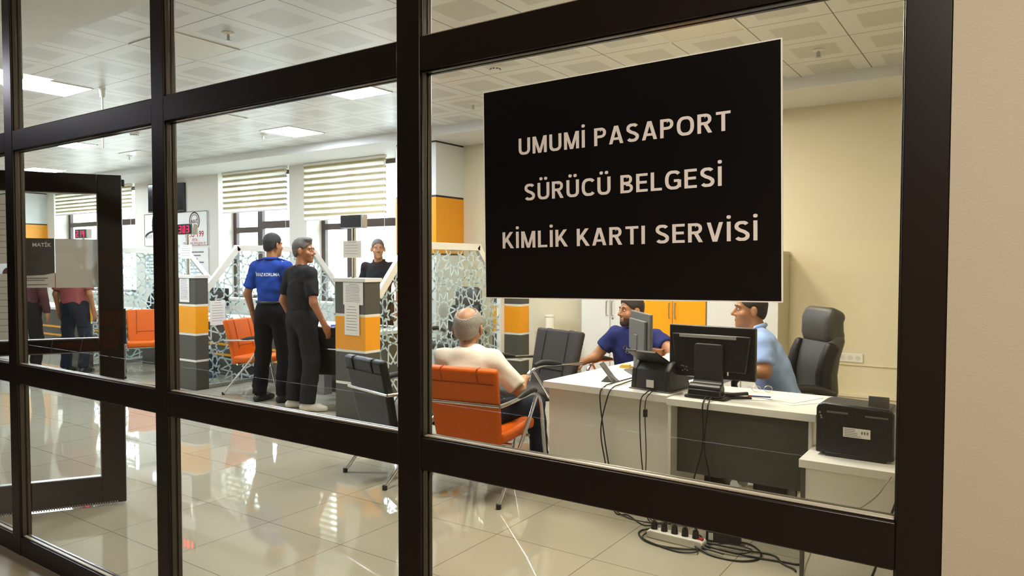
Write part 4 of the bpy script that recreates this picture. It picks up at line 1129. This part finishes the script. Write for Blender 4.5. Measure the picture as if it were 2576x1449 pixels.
# ================================================================== PEOPLE
# bodies and clothes are smooth solids grown round a posed skeleton and skinned as single surfaces
def surface(fn, lo, hi, h, smooth=2):
    lo = np.array(lo, float); hi = np.array(hi, float)
    n = np.maximum(3, np.ceil((hi - lo) / h).astype(int) + 1)
    ax = [lo[i] + h * np.arange(n[i]) for i in range(3)]
    X, Y, Z = np.meshgrid(*ax, indexing='ij')
    F = fn(np.stack([X, Y, Z], -1).reshape(-1, 3)).reshape(n)
    S = F < 0
    c = [S[i:n[0] - 1 + i, j:n[1] - 1 + j, k:n[2] - 1 + k] for i in (0, 1) for j in (0, 1) for k in (0, 1)]
    any_ = np.logical_or.reduce(c); all_ = np.logical_and.reduce(c)
    act = any_ & ~all_
    idx = -np.ones(act.shape, int); cells = np.argwhere(act); idx[act] = np.arange(len(cells))
    if not len(cells): return np.zeros((0, 3)), []
    acc = np.zeros((len(cells), 3)); cnt = np.zeros(len(cells))
    for a in range(8):
        ca = np.array([(a >> 2) & 1, (a >> 1) & 1, a & 1])
        for bit in range(3):
            if ca[bit]: continue
            cb = ca.copy(); cb[bit] = 1
            A = cells + ca; B = cells + cb
            fa = F[A[:, 0], A[:, 1], A[:, 2]]; fb = F[B[:, 0], B[:, 1], B[:, 2]]
            m = (fa < 0) != (fb < 0)
            t = fa[m] / (fa[m] - fb[m])
            acc[m] += A[m] + (B[m] - A[m]) * t[:, None]; cnt[m] += 1
    V = lo + h * acc / cnt[:, None]
    quads = []
    for d in range(3):
        u, w = (d + 1) % 3, (d + 2) % 3
        s0 = [slice(1, n[i] - 1) for i in range(3)]; s0[d] = slice(0, n[d] - 1)
        s1 = list(s0); s1[d] = slice(1, n[d])
        a, b = S[tuple(s0)], S[tuple(s1)]
        e = np.argwhere(a != b)
        off = np.array([s.start for s in s0]); P = e + off
        fl = a[e[:, 0], e[:, 1], e[:, 2]]
        def g(du, dw):
            q = P.copy(); q[:, u] += du; q[:, w] += dw
            return idx[q[:, 0], q[:, 1], q[:, 2]]
        Q = np.stack([g(-1, -1), g(0, -1), g(0, 0), g(-1, 0)], 1)
        Q[~fl] = Q[~fl][:, ::-1]
        quads.append(Q)
    Q = np.concatenate(quads); Q = Q[(Q >= 0).all(1)]
    for _ in range(smooth):
        acc = np.zeros_like(V); cnt = np.zeros(len(V))
        for k in range(4):
            a, b = Q[:, k], Q[:, (k + 1) % 4]
            np.add.at(acc, a, V[b]); np.add.at(cnt, a, 1); np.add.at(acc, b, V[a]); np.add.at(cnt, b, 1)
        V = V * .4 + .6 * acc / np.maximum(cnt, 1)[:, None]
    return V, Q.tolist()

def cap(p, a, b, r0, r1=None):
    a = np.asarray(a, float); b = np.asarray(b, float); r1 = r0 if r1 is None else r1
    ba = b - a; h = np.clip(((p - a) @ ba) / max(ba @ ba, 1e-9), 0, 1)
    return np.linalg.norm(p - a - h[:, None] * ba, axis=1) - (r0 + (r1 - r0) * h)
def ell(p, c, r, M3=None):
    q = p - np.asarray(c, float)
    if M3 is not None: q = q @ M3
    r = np.asarray(r, float)
    k0 = np.linalg.norm(q / r, axis=1); k1 = np.linalg.norm(q / r ** 2, axis=1)
    return k0 * (k0 - 1) / np.maximum(k1, 1e-6)
def smin(a, b, k):
    h = np.clip(0.5 + 0.5 * (b - a) / k, 0, 1)
    return b * (1 - h) + a * h - k * h * (1 - h)
def smax(a, b, k): return -smin(-a, -b, k)
def ws(p, amp, s, ph=0.0):
    return amp * (np.sin(p[:, 0] * s + ph + 2.1 * np.sin(p[:, 2] * s * .6)) * np.sin(p[:, 2] * s * 1.3 + ph * 2 + 1.7 * np.sin(p[:, 1] * s * .8)) + .5 * np.sin(p[:, 1] * s * 1.9 + p[:, 2] * s * .9 + ph))
def frame3(fwd, up=(0, 0, 1)):
    f = np.array(fwd, float); f /= np.linalg.norm(f); u = np.array(up, float)
    r = np.cross(f, u); r /= np.linalg.norm(r); u = np.cross(r, f)
    return np.stack([r, f, u], 1)        # columns: right, forward, up
def link(name, V, Fq, m, parent):
    me = bpy.data.meshes.new(name)
    me.from_pydata([tuple(v) for v in V], [], Fq); me.update(); me.shade_smooth()
    me.materials.append(M[m]); o = bpy.data.objects.new(name, me); COL.objects.link(o)
    if parent: o.parent = parent
    return o
def joinm(parts):
    VV = []; FF = []; o = 0
    for V, F_ in parts:
        VV.append(np.asarray(V)); FF += [[i + o for i in f] for f in F_]; o += len(V)
    return np.concatenate(VV), FF

EAR = {s: np.array([[math.cos(.45 * s), -math.sin(.45 * s), 0], [math.sin(.45 * s), math.cos(.45 * s), 0], [0, 0, 1]]) for s in (-1, 1)}
def head_fn(q, big=1.0):
    """q: head frame (right, forward, up) metres"""
    d = ell(q, (0, -.012, .042), (.074, .094, .09))
    d = smin(d, ell(q, (0, .028, -.045), (.057, .063, .070)), .035)
    d = smin(d, ell(q, (0, .074, -.098), (.026, .020, .020)), .03)
    d = smin(d, cap(q, (-.036, .076, .028), (.036, .076, .028), .013), .018)
    d = smin(d, cap(q, (-.045, .062, -.025), (.045, .062, -.025), .018), .03)
    for s in (-1, 1): d = smax(d, -ell(q, (s * .031, .099, .010), (.019, .014, .012)), .012)
    d = smin(d, cap(q, (0, .088, .016), (0, .112, -.022), .008, .013), .010)
    d = smin(d, cap(q, (-.013, .096, -.028), (.013, .096, -.028), .009), .008)
    d = smin(d, cap(q, (-.019, .086, -.058), (.019, .086, -.058), .008), .008)
    d = smin(d, cap(q, (-.017, .085, -.072), (.017, .085, -.072), .008), .008)
    for s in (-1, 1):
        e = ell(q, (s * .083, -.012, .000), (.011, .022, .034), EAR[s])
        e = smax(e, -ell(q, (s * .094, .002, .004), (.008, .012, .02), EAR[s]), .006)
        d = smin(d, e, .012)
    return d

def person(label, J, look, top, bottom, skin, hair, group=None, sleeve=.5, fat=1.0, hem=None, shoes='shoe_black', hair_kind='short', beard=None, collar=None, belt=None,
           hands=('relaxed', 'relaxed'), extra=None, sleeves_long=False, tight=1.0, hs=1.02, trouser_cut=0.0, detail=True, hem_plane=None, skirt=0.0):
    """J: joint positions; look: direction the face points; returns the top object"""
    J = {k: np.array(v, float) for k, v in J.items()}
    rt = J['shR'] - J['shL']; sw = np.linalg.norm(rt); rt /= sw
    spine = J['neck'] - J['pel']; sl = np.linalg.norm(spine); spine /= sl
    fw = np.cross(spine, rt); fw /= np.linalg.norm(fw); rt = np.cross(fw, spine)
    B = np.stack([rt, fw, spine], 1)
    hipr = J['hipR'] - J['hipL']; hipr /= np.linalg.norm(hipr); hf = np.cross((0, 0, 1), hipr)
    che = J['neck'] - spine * .19; wai = J['pel'] + spine * sl * .36
    H = J['head']; HB = frame3(look[:3], look[3:] if len(look) > 3 else (0, 0, 1))
    def torso(p, g):
        d = ell(p, che + fw * .008, np.array([.170, .112, .20]) * fat + g, B)
        d = smin(d, ell(p, wai, np.array([.150, .112, .17]) * fat + g, B), .07)
        d = smin(d, ell(p, J['pel'] + spine * .02, np.array([.162, .120, .13]) * fat + g, B), .07)
        d = smin(d, cap(p, J['shL'] - spine * .01, J['shR'] - spine * .01, .052 + g), .07)
        d = smin(d, cap(p, J['neck'] - spine * .03 - rt * .05, J['neck'] - spine * .03 + rt * .05, .052 + g * .5), .05)
        return d
    def arm(p, s, g, t0=0.0, t1=2.0):
        a, b, c = J['sh' + s], J['el' + s], J['wr' + s]
        d = cap(p, a, b, .052 * tight + g, .042 * tight + g)
        if t1 > 1: d = smin(d, cap(p, b, c, .042 * tight + g, .028 + g), .02)
        return d
    def neck(p): return cap(p, J['neck'] - spine * .03, H + HB @ np.array([0, -.022, -.055]), .062, .054)
    def hq(p): return (p - H) @ HB / hs
    def hand(p, s):
        w, e, fdir, pn, curl = HD[s]
        x = np.cross(fdir, pn)
        d = ell(p, w + fdir * .048, (.040, .050, .017), np.stack([x, fdir, pn], 1))
        d = smin(d, cap(p, w - fdir * .03, w + fdir * .02, .027, .026), .02)
        th = -1 if s == 'R' else 1
        th *= TH[s]
        for k, (o, L) in enumerate(((-.029, .066), (-.010, .076), (.010, .070), (.028, .055))):
            o *= -th
            b0 = w + fdir * .088 + x * o
            d1 = fdir * math.cos(curl) + pn * math.sin(curl)
            d2 = fdir * math.cos(curl * 2.1) + pn * math.sin(curl * 2.1)
            b1 = b0 + d1 * L * .5; b2 = b1 + d2 * L * .5
            d = smin(d, cap(p, b0 - fdir * .02, b1, .0095, .0085), .006)
            d = np.minimum(d, cap(p, b1, b2, .0085, .0070))
        t0 = w + fdir * .025 + x * th * .028; t1 = t0 + fdir * .034 + x * th * .026 + pn * .014; t2 = t1 + fdir * .030 + x * th * .004 + pn * .010
        d = smin(d, cap(p, t0, t1, .014, .0105), .012); d = np.minimum(d, cap(p, t1, t2, .0105, .0085))
        return d
    HD = {}; TH = {}
    for s, pose in zip('LR', hands):
        w = J['wr' + s]; e = J['el' + s]
        if 'ha' + s in J: fd = J['ha' + s] - w
        else: fd = w - e
        fd /= np.linalg.norm(fd)
        n0 = J.get('pn' + s)
        if n0 is None: n0 = (rt if s == 'L' else -rt)
        pn = n0 - fd * (n0 @ fd); pn /= np.linalg.norm(pn)
        HD[s] = (w, e, fd, pn, {'relaxed': .38, 'flat': .12, 'grip': .85}[pose])
        # thumb lies on the side facing forward
        x = np.cross(fd, pn); th = -1 if s == 'R' else 1
        ref = fw if 'th' + s not in J else J['th' + s]
        TH[s] = 1 if (x * th) @ ref > 0 else -1
    def legs(p, g, k0=.088, k1=.062, k2=.050, cut=False):
        d = None
        for s in 'LR':
            q = smin(cap(p, J['hip' + s], J['kn' + s], k0 * fat ** .5 + g, k1 + g), cap(p, J['kn' + s], J['an' + s], k1 + g, k2 + g), .03)
            if cut:
                ax = J['an' + s] - J['kn' + s]; ax /= np.linalg.norm(ax)
                q = smax(q, (p - (J['an' + s] + ax * .012)) @ ax, .004)
            d = q if d is None else smin(d, q, .03)
        d = smin(d, ell(p, J['pel'] + np.array([0, 0, .0]), np.array([.155, .115, .12]) * fat + g, np.stack([hipr, hf, (0, 0, 1)], 1)), .05)
        return d
    allp = np.array(list(v for k, v in J.items() if k[:2] not in ('pn', 'th')))
    lo, hi = allp.min(0) - .22, allp.max(0) + .22
    # --- body
    def body_fn(p):
        d = smin(torso(p, -.022), legs(p, -.016), .05)
        for s in 'LR': d = smin(d, arm(p, s, -.002), .03)
        return smin(d, neck(p), .03)
    parts = [surface(body_fn, lo, hi, .014)]
    parts.append(surface(lambda p: smin(head_fn(hq(p)) * hs, neck(p), .02), H - .18, H + .18, .005 if detail else .009, 1))
    for s in 'LR':
        w = J['wr' + s] + HD[s][2] * .08
        parts.append(surface(lambda p: smin(hand(p, s), cap(p, J['wr' + s] - HD[s][2] * .06, J['wr' + s], .031, .027), .015), w - .15, w + .15, .0045 if detail else .007, 1))
    body = link('person', *joinm(parts), skin, None)
    tag(body, label, 'person', group)
    # --- shirt
    hz = hem
    def shirt_fn(p, g=.004):
        d = torso(p, g + skirt)
        for s in 'LR':
            a, b = J['sh' + s], J['el' + s]
            if sleeves_long: q = arm(p, s, g + .010)
            else:
                e = a + (b - a) * sleeve; ax = (b - a) / np.linalg.norm(b - a)
                q = cap(p, a, e + ax * .05, .058 * tight + g, .060 * tight + g)
                q = smax(q, (p - e) @ ax, .006)
            d = smin(d, q, .035)
        d = d + ws(p, .0045, 27., len(label))
        if hem_plane is not None: d = smax(d, (p - np.array(hem_plane[0])) @ np.array(hem_plane[1]), .01)
        else: d = smax(d, hz - p[:, 2], .008)
        nk = J['neck'] + spine * .035
        d = smax(d, (p - nk) @ spine, .006)
        return d
    sh = link('shirt', *surface(shirt_fn, lo, hi, .0105), top, body)
    if collar:
        cm = MB(); pts = []
        nb = J['neck'] + spine * .038
        for k in range(25):
            a = 2 * math.pi * k / 24 + math.pi / 2
            if collar == 'polo' and k in (0, 24): pass
            pts.append(nb + rt * .070 * math.cos(a) + fw * (.066 * math.sin(a) + .006) - spine * ((.055 if collar == 'polo' else .022) * max(0, math.sin(a))))
        cm.tube(pts, .016 if collar == 'polo' else .008, 8)
        cm.build('collar', top, sh)
    # --- trousers
    wz = J['pel'][2] + .10
    def tr_fn(p):
        d = legs(p, .006 + trouser_cut, .090, .068, .060, True)
        d = d + ws(p, .0055, 21., 1.3)
        sp = smin(d, ell(p, J['pel'] + spine * .05, np.array([.158, .118, .12]) * fat + .002, B), .04)
        d = smax(sp, (p - (J['pel'] + spine * .115)) @ spine, .006)
        return d
    tro = link('trousers', *surface(tr_fn, lo, hi, .012), bottom, body)
    if belt:
        bm_ = MB(); c0 = J['pel'] + spine * .105; pts = []
        for k in range(33):
            a = 2 * math.pi * k / 32
            pts.append(c0 + rt * (.160 * fat + .004) * math.cos(a) + fw * (.119 * fat + .004) * math.sin(a))
        bm_.tube(pts, .014, 6); bm_.build('belt', belt, body)
    # --- shoes
    for s in 'LR':
        an, to = J['an' + s], J['to' + s]
        dd = to - an; dd[2] = 0; dd /= np.linalg.norm(dd); bx_ = np.cross(dd, (0, 0, 1))
        zf = an[2] - .085
        heel = an - dd * .045; heel[2] = zf + .035; ball = an + dd * .12; ball[2] = zf + .032; tip = an + dd * .19; tip[2] = zf + .028
        def shoe(p):
            d = cap(p, heel, ball, .037, .044); d = smin(d, cap(p, ball, tip, .042, .030), .02)
            d = smin(d, cap(p, an + np.array([0, 0, .0]), heel + dd * .03 + np.array([0, 0, .01]), .046, .036), .03)
            d = smax(d, zf + .001 - p[:, 2], .004); d = smax(d, p[:, 2] - (an[2] + .045), .004)
            return d
        c_ = an + dd * .06
        link('shoe', *surface(shoe, c_ - np.array([.22, .22, .13]), c_ + np.array([.22, .22, .14]), .007), shoes, body)
    # --- hair, brows, eyes, mouth
    def hair_fn(p):
        q = hq(p)
        th = .011 if hair_kind != 'thin' else .006
        d = ell(q, (0, -.014, .044), (.074 + th, .094 + th, .090 + th))
        d = smin(d, ell(q, (0, -.045, -.02), (.060 + th * .6, .05 + th, .06)), .03)
        if hair_kind == 'full': d = smin(d, ell(q, (.01, .045, .118), (.055, .045, .025)), .03)
        z0 = .002
        lim = z0 + .60 * (q[:, 1] + .01) + np.where(q[:, 1] > .04, .55 * (q[:, 1] - .04), 0)
        lim = np.where(q[:, 1] < -.02, -.012 + .75 * (q[:, 1] + .02), lim)
        d = smax(d, (lim - q[:, 2]) * .8, .006)
        for s in (-1, 1): d = smax(d, -ell(q, (s * .082, -.004, .0), (.018, .026, .036)), .004)
        if hair_kind == 'bald': d = smax(d, -ell(q, (0, -.050, .118), (.056, .080, .072)), .012)
        d = d + .0016 * np.sin(q[:, 0] * 260) * np.sin(q[:, 1] * 230 + q[:, 2] * 150)
        return d * hs
    link('hair', *surface(hair_fn, H - .17, H + .19, .006 if detail else .009), hair, body)
    def hp(x, y, z): return H + HB @ (np.array([x, y, z]) * hs)
    if detail:
        bw = MB()
        for s in (-1, 1): bw.tube([hp(s * .015, .0905, .030), hp(s * .032, .089, .036), hp(s * .050, .076, .030)], [.004, .005, .003], 6, smooth=3)
        bw.build('eyebrows', hair if hair != 'hair_white' else 'hair_grey', body)
        for s in (-1, 1):
            e = MB(); c_ = hp(s * .031, .0795, .011)
            for z in (0,):
                vs = []; fs = []
                for i in range(9):
                    t = math.pi * i / 8
                    for k in range(12):
                        a = 2 * math.pi * k / 12; vs.append(c_ + HB @ (np.array([.0105, .0108, .0052]) * np.array([math.sin(t) * math.cos(a), math.sin(t) * math.sin(a), math.cos(t)])))
                for i in range(8):
                    for k in range(12): fs.append((i * 12 + k, i * 12 + (k + 1) % 12, (i + 1) * 12 + (k + 1) % 12, (i + 1) * 12 + k))
                e.add(vs, fs)
            eo = e.build('eye', 'eye_white', body)
            f = HB[:, 1]; c2 = c_ + f * .0098
            MB().cyl(c2 - f * .001, c2 + f * .0026, .0050, .0042, 12).build('iris', 'eye_dark', eo)
        MB().tube([hp(-.024, .083, -.064), hp(-.010, .0925, -.0635), hp(0, .094, -.065), hp(.010, .0925, -.0635), hp(.024, .083, -.064)], [.002, .0042, .0045, .0042, .002], 6, smooth=3).build('lips', 'lip', body)
    if beard:
        def bd(p):
            q = hq(p)
            d = ell(q, (0, .028, -.046), (.0605, .0665, .0735)); d = smin(d, ell(q, (0, .074, -.098), (.029, .024, .024)), .03)
            d = smax(d, q[:, 2] - np.where(q[:, 1] > .055, -.040 - .0 * q[:, 1], -.022 + .6 * (.055 - q[:, 1])), .006)
            d = smax(d, -q[:, 1] - .005, .006)
            d = smax(d, -cap(q, (-.018, .095, -.066), (.018, .095, -.066), .0105), .003)
            if beard == 'moustache':
                d = cap(q, (-.025, .084, -.050), (0, .0985, -.044), .006, .008); d = np.minimum(d, cap(q, (.025, .084, -.050), (0, .0985, -.044), .006, .008))
            return d * hs
        link('beard' if beard != 'moustache' else 'moustache', *surface(bd, H - .17, H + .15, .005), 'stubble' if beard != 'moustache' else hair, body)
    if extra: extra(body, sh, dict(J=J, rt=rt, fw=fw, up=spine, B=B, H=H, HB=HB))
    return body

def wrap_text(sh, lines, origin, rx, uz, out, m='badge', name='lettering'):
    """lettering laid onto cloth: each point is dropped on the cloth along -out"""
    mb = MB()
    for body, cap_, z0, w in lines: mb.text(body, Matrix.Identity(4), bold=.012, cap=cap_, z0=z0, x0=-w / 2, x1=w / 2)
    bvh = BVHTree.FromPolygons([v.co[:] for v in sh.data.vertices], [tuple(p.vertices) for p in sh.data.polygons])
    origin, rx, uz, out = (Vector(v) for v in (origin, rx, uz, out))
    bm = bmesh.new(); bm.from_mesh(mb.mesh('tmp')); bmesh.ops.triangulate(bm, faces=bm.faces); bmesh.ops.subdivide_edges(bm, edges=[e for e in bm.edges if e.calc_length() > .012], cuts=2)
    bmesh.ops.triangulate(bm, faces=bm.faces)
    for v in bm.verts:
        p = origin + rx * v.co.x + uz * v.co.y
        hit = bvh.ray_cast(p + out * .3, -out)
        v.co = (hit[0] + out * .0025) if hit[0] else p
    me = bpy.data.meshes.new(name); bm.to_mesh(me); bm.free(); me.materials.append(M[m])
    o = bpy.data.objects.new(name, me); COL.objects.link(o); o.parent = sh
    return o

def standing(x, y, a, h, look, stance=.13, arms=None, toe=(0, 0), lean=0.0):
    """joints of a standing figure: feet round (x,y), facing a (radians, 0 = +y), height h"""
    k = h / 1.78
    L = {'pel': (0, 0, .955), 'neck': (0, -.005 + lean, 1.475), 'head': (0, .03 + lean, 1.645), 'shL': (-.185, -.01 + lean, 1.425), 'shR': (.185, -.01 + lean, 1.425),
         'hipL': (-.09, 0, .92), 'hipR': (.09, 0, .92), 'knL': (-.10 - stance * .25, .03, .50), 'knR': (.10 + stance * .25, .03, .50),
         'anL': (-stance, -.03, .085), 'anR': (stance, -.03, .085)}
    for s, sg in (('L', -1), ('R', 1)):
        L['to' + s] = (L['an' + s][0] + .2 * math.sin(toe[0 if s == 'L' else 1]), L['an' + s][1] + .2 * math.cos(toe[0 if s == 'L' else 1]), .03)
    L.update(arms or {'elL': (-.255, -.04, 1.13), 'wrL': (-.265, .03, .885), 'elR': (.255, -.04, 1.13), 'wrR': (.265, .03, .885)})
    c, s_ = math.cos(a), math.sin(a)
    out = {}
    for n, (px, py, pz) in L.items():
        px, py = px * k, py * k
        z = pz * k if not n.startswith(('an', 'to')) else pz
        out[n] = (x + px * c - py * s_, y + px * s_ + py * c, z)
    return out
CR = np.array([0.8242, 0.5663, 0]); CF = np.array([-0.566, 0.8244, 0])
def cdir(r, f, z=0.0): v = CR * r + CF * f; return (v[0], v[1], z)

# --- guard in royal blue, seen from behind
JA = standing(-6.635, 3.43, R(18), 1.83, None, stance=.145, toe=(.15, .95),
              arms={'elL': (-.265, -.05, 1.14), 'wrL': (-.255, .04, .885), 'elR': (.25, .0, 1.14), 'wrR': (.22, .12, .92)})
def blue_extra(body, sh, E):
    o = E['J']['neck'] - E['up'] * .150
    wrap_text(sh, [('İNFAZ KORUMA', .034, 0, .29)], o, E['rt'], E['up'], -E['fw'])
    for s in 'LR':
        a, b = E['J']['neck'] + (E['J']['sh' + s] - E['J']['neck']) * .35, E['J']['sh' + s]
        MB().tube([a + E['up'] * .060, b + E['up'] * .062], .012, 6).build('epaulette', 'blue_shirt', sh)
person('man in royal blue guard shirt and black cargo trousers seen from behind', JA, cdir(.55, .83, 0), 'blue_shirt', 'black_trouser', 'skin2', 'hair', sleeve=.78, hem=.985, hands=('relaxed', 'relaxed'),
       collar='polo', belt='shoe_black', extra=blue_extra, tight=1.05, trouser_cut=.012, fat=1.04)

# --- man in charcoal t-shirt, head in profile
JB = standing(-6.04, 3.34, R(-8), 1.76, None, stance=.135, toe=(.7, .95),
              arms={'elL': (-.262, -.06, 1.13), 'wrL': (-.262, .05, .90), 'elR': (.27, -.03, 1.12), 'wrR': (.30, .08, .885)})
def phone_extra(body, sh, E):
    w = E['J']['wrL'];
    ph = MB().box(-.005, .005, -.036, .036, -.07, .07, T(w[0] + .03, w[1] + .035, w[2] - .085) @ RZ(R(-8)) @ RX(R(-20)))
    tag(ph.build('mobile_phone', 'black_plastic', bevel=.003), 'black phone held low in the left hand of the dark shirted man', 'phone')
    MB().tube([E['J']['neck'] + E['up'] * .03 + E['rt'] * .066 * math.cos(a) + E['fw'] * (.06 * math.sin(a) + .006) - E['up'] * .02 * max(0, math.sin(a)) for a in np.linspace(0, 2 * math.pi, 25)], .004, 6).build('neck_cord', 'shoe_black', body)
person('man in charcoal t-shirt and dark jeans with white shoes, head in profile', JB, cdir(.99, -.06), 'tee', 'grey_trouser', 'skin3', 'hair_grey', sleeve=.80, hem=.90, shoes='shoe_white', beard='moustache',
       extra=phone_extra, hands=('grip', 'relaxed'), hair_kind='full', tight=1.03, trouser_cut=.016, fat=1.02, skirt=.004)

# --- man behind the counter
JC = standing(-6.80, 5.22, R(200), 1.82, None)
person('man in a black polo shirt standing behind the counter facing us', JC, cdir(.25, -.97), 'black_shirt', 'black_trouser', 'skin', 'hair_grey', sleeve=.6, hem=.90, collar='polo', hair_kind='thin', tight=1.05)

# --- elderly man in the orange chair
JD = {'pel': (-2.94, 2.22, .505), 'neck': (-3.02, 2.25, .925), 'head': (-3.06, 2.30, 1.055), 'shL': (-3.20, 2.20, .875), 'shR': (-2.845, 2.30, .870),
      'elL': (-3.22, 2.27, .655), 'wrL': (-3.16, 2.49, .69), 'elR': (-2.70, 2.40, .655), 'wrR': (-2.83, 2.64, .69), 'hipL': (-3.03, 2.24, .50), 'hipR': (-2.85, 2.26, .50),
      'knL': (-3.10, 2.64, .50), 'knR': (-2.80, 2.73, .50), 'anL': (-3.08, 2.66, .085), 'anR': (-2.78, 2.78, .085), 'toL': (-3.10, 2.86, .03), 'toR': (-2.80, 2.98, .03),
      'pnL': (0, 0, -1), 'pnR': (0, 0, -1), 'thL': (1, 0, 0), 'thR': (-1, 0, 0)}
person('elderly balding man in a white t-shirt sitting in the orange chair, back to us', JD, (-.36, .93, -.02), 'white_tee', 'denim', 'skin_pale', 'hair_white', sleeve=.88, hem=.46, hair_kind='bald', hands=('relaxed', 'relaxed'), fat=1.02, tight=1.05, hs=1.13)

# --- man in the navy polo at the desk
JE = {'pel': (-2.66, 4.10, .49), 'neck': (-2.62, 4.02, .955), 'head': (-2.645, 3.985, 1.105), 'shL': (-2.425, 3.99, .905), 'shR': (-2.815, 4.03, .90),
      'elL': (-2.22, 3.86, .80), 'wrL': (-2.13, 3.66, .785), 'elR': (-2.955, 3.94, .70), 'wrR': (-2.985, 3.76, .675), 'haR': (-3.03, 3.66, .645), 'hipL': (-2.57, 4.08, .49), 'hipR': (-2.75, 4.10, .49),
      'knL': (-2.62, 3.66, .52), 'knR': (-2.80, 3.66, .52), 'anL': (-2.66, 3.62, .085), 'anR': (-2.84, 3.60, .085), 'toL': (-2.67, 3.42, .03), 'toR': (-2.88, 3.40, .03),
      'pnL': (0, 0, -1), 'pnR': (0, 0, -1), 'thL': (-1, 0, 0), 'thR': (1, 0, 0)}
def navy_extra(body, sh, E):
    bvh = BVHTree.FromPolygons([v.co[:] for v in sh.data.vertices], [tuple(p.vertices) for p in sh.data.polygons])
    gm = MB()
    c0 = Vector(E['J']['neck'] - E['up'] * .13); f = Vector(E['fw'])
    h = bvh.ray_cast(c0 + f * .4, -f)[0] or c0
    for k in (0, 1): gm.tube([h + f * .008 + Vector(E['rt']) * (.012 * (1 - 2 * k) + .016 * math.cos(a)) + Vector((0, 0, -.03 * k + .014 * math.sin(a))) for a in np.linspace(0, 2 * math.pi, 15)], .003, 6)
    gm.tube([h + f * .01 + Vector((0, 0, .05)), h + f * .008 + Vector((0, 0, -.02))], .003, 6)
    tag(gm.build('sunglasses', 'chrome'), 'shiny glasses hanging from the neckline of the navy polo', 'glasses')
    c1 = Vector(E['J']['neck'] - E['up'] * .30 + E['rt'] * .06); h1 = bvh.ray_cast(c1 + f * .4, -f)[0] or c1
    r_ = Vector(E['rt'])
    MB().tube([h1 + f * .003 + r_ * .012 + Vector((0, 0, .004)), h1 + f * .004 + r_ * .008 + Vector((0, 0, -.006)), h1 + f * .003 + r_ * -.016 + Vector((0, 0, .020))], [.0035, .004, .001], 6, smooth=3).build('chest_mark', 'badge', sh)
person('bearded man in a navy polo sitting beyond the white desk, face turned aside', JE, cdir(-.93, -.36), 'navy', 'denim', 'skin', 'hair_brown', sleeve=.62, hem=.47, beard='full', hair_kind='full', extra=navy_extra, hands=('relaxed', 'relaxed'), fat=1.12, tight=1.15, collar='polo')

# --- man in light blue
JF = {'pel': (-1.24, 3.42, .53), 'neck': (-1.43, 3.42, 1.035), 'head': (-1.49, 3.42, 1.185), 'shL': (-1.35, 3.22, .985), 'shR': (-1.48, 3.61, .965),
      'elL': (-1.31, 3.13, .815), 'wrL': (-1.53, 3.02, .80), 'elR': (-1.62, 3.70, .80), 'wrR': (-1.80, 3.55, .79), 'hipL': (-1.28, 3.33, .53), 'hipR': (-1.31, 3.51, .53),
      'knL': (-1.66, 3.20, .575), 'knR': (-1.74, 3.52, .57), 'anL': (-1.62, 3.18, .085), 'anR': (-1.72, 3.55, .085), 'toL': (-1.82, 3.14, .03), 'toR': (-1.92, 3.5, .03),
      'pnL': (0, 0, -1), 'pnR': (0, 0, -1), 'thL': (0, 1, 0), 'thR': (0, -1, 0)}
person('man in a light blue shirt sitting behind the large black monitor, in profile', JF, cdir(-.99, .12), 'sky', 'sky', 'skin', 'hair', sleeve=.80, hem=.47, hair_kind='short', hands=('relaxed', 'relaxed'), fat=1.06, tight=1.18, collar='polo')

# --- two people seen through the open door
JG = standing(-10.55, 3.2, R(30), 1.70, None)
person('person in a brick red top and dark jeans seen through the door glass', JG, cdir(.2, .97), 'red_cloth', 'denim', 'skin2', 'hair', sleeve=.8, hem=.90, fat=1.12, detail=False)
JH = standing(-10.62, 2.62, R(40), 1.72, None)
person('person in a dark maroon top standing at the left behind the door glass', JH, cdir(-.1, .99), 'maroon', 'black_trouser', 'skin2', 'hair', sleeve=.9, hem=.84, fat=1.12, detail=False, sleeves_long=True)
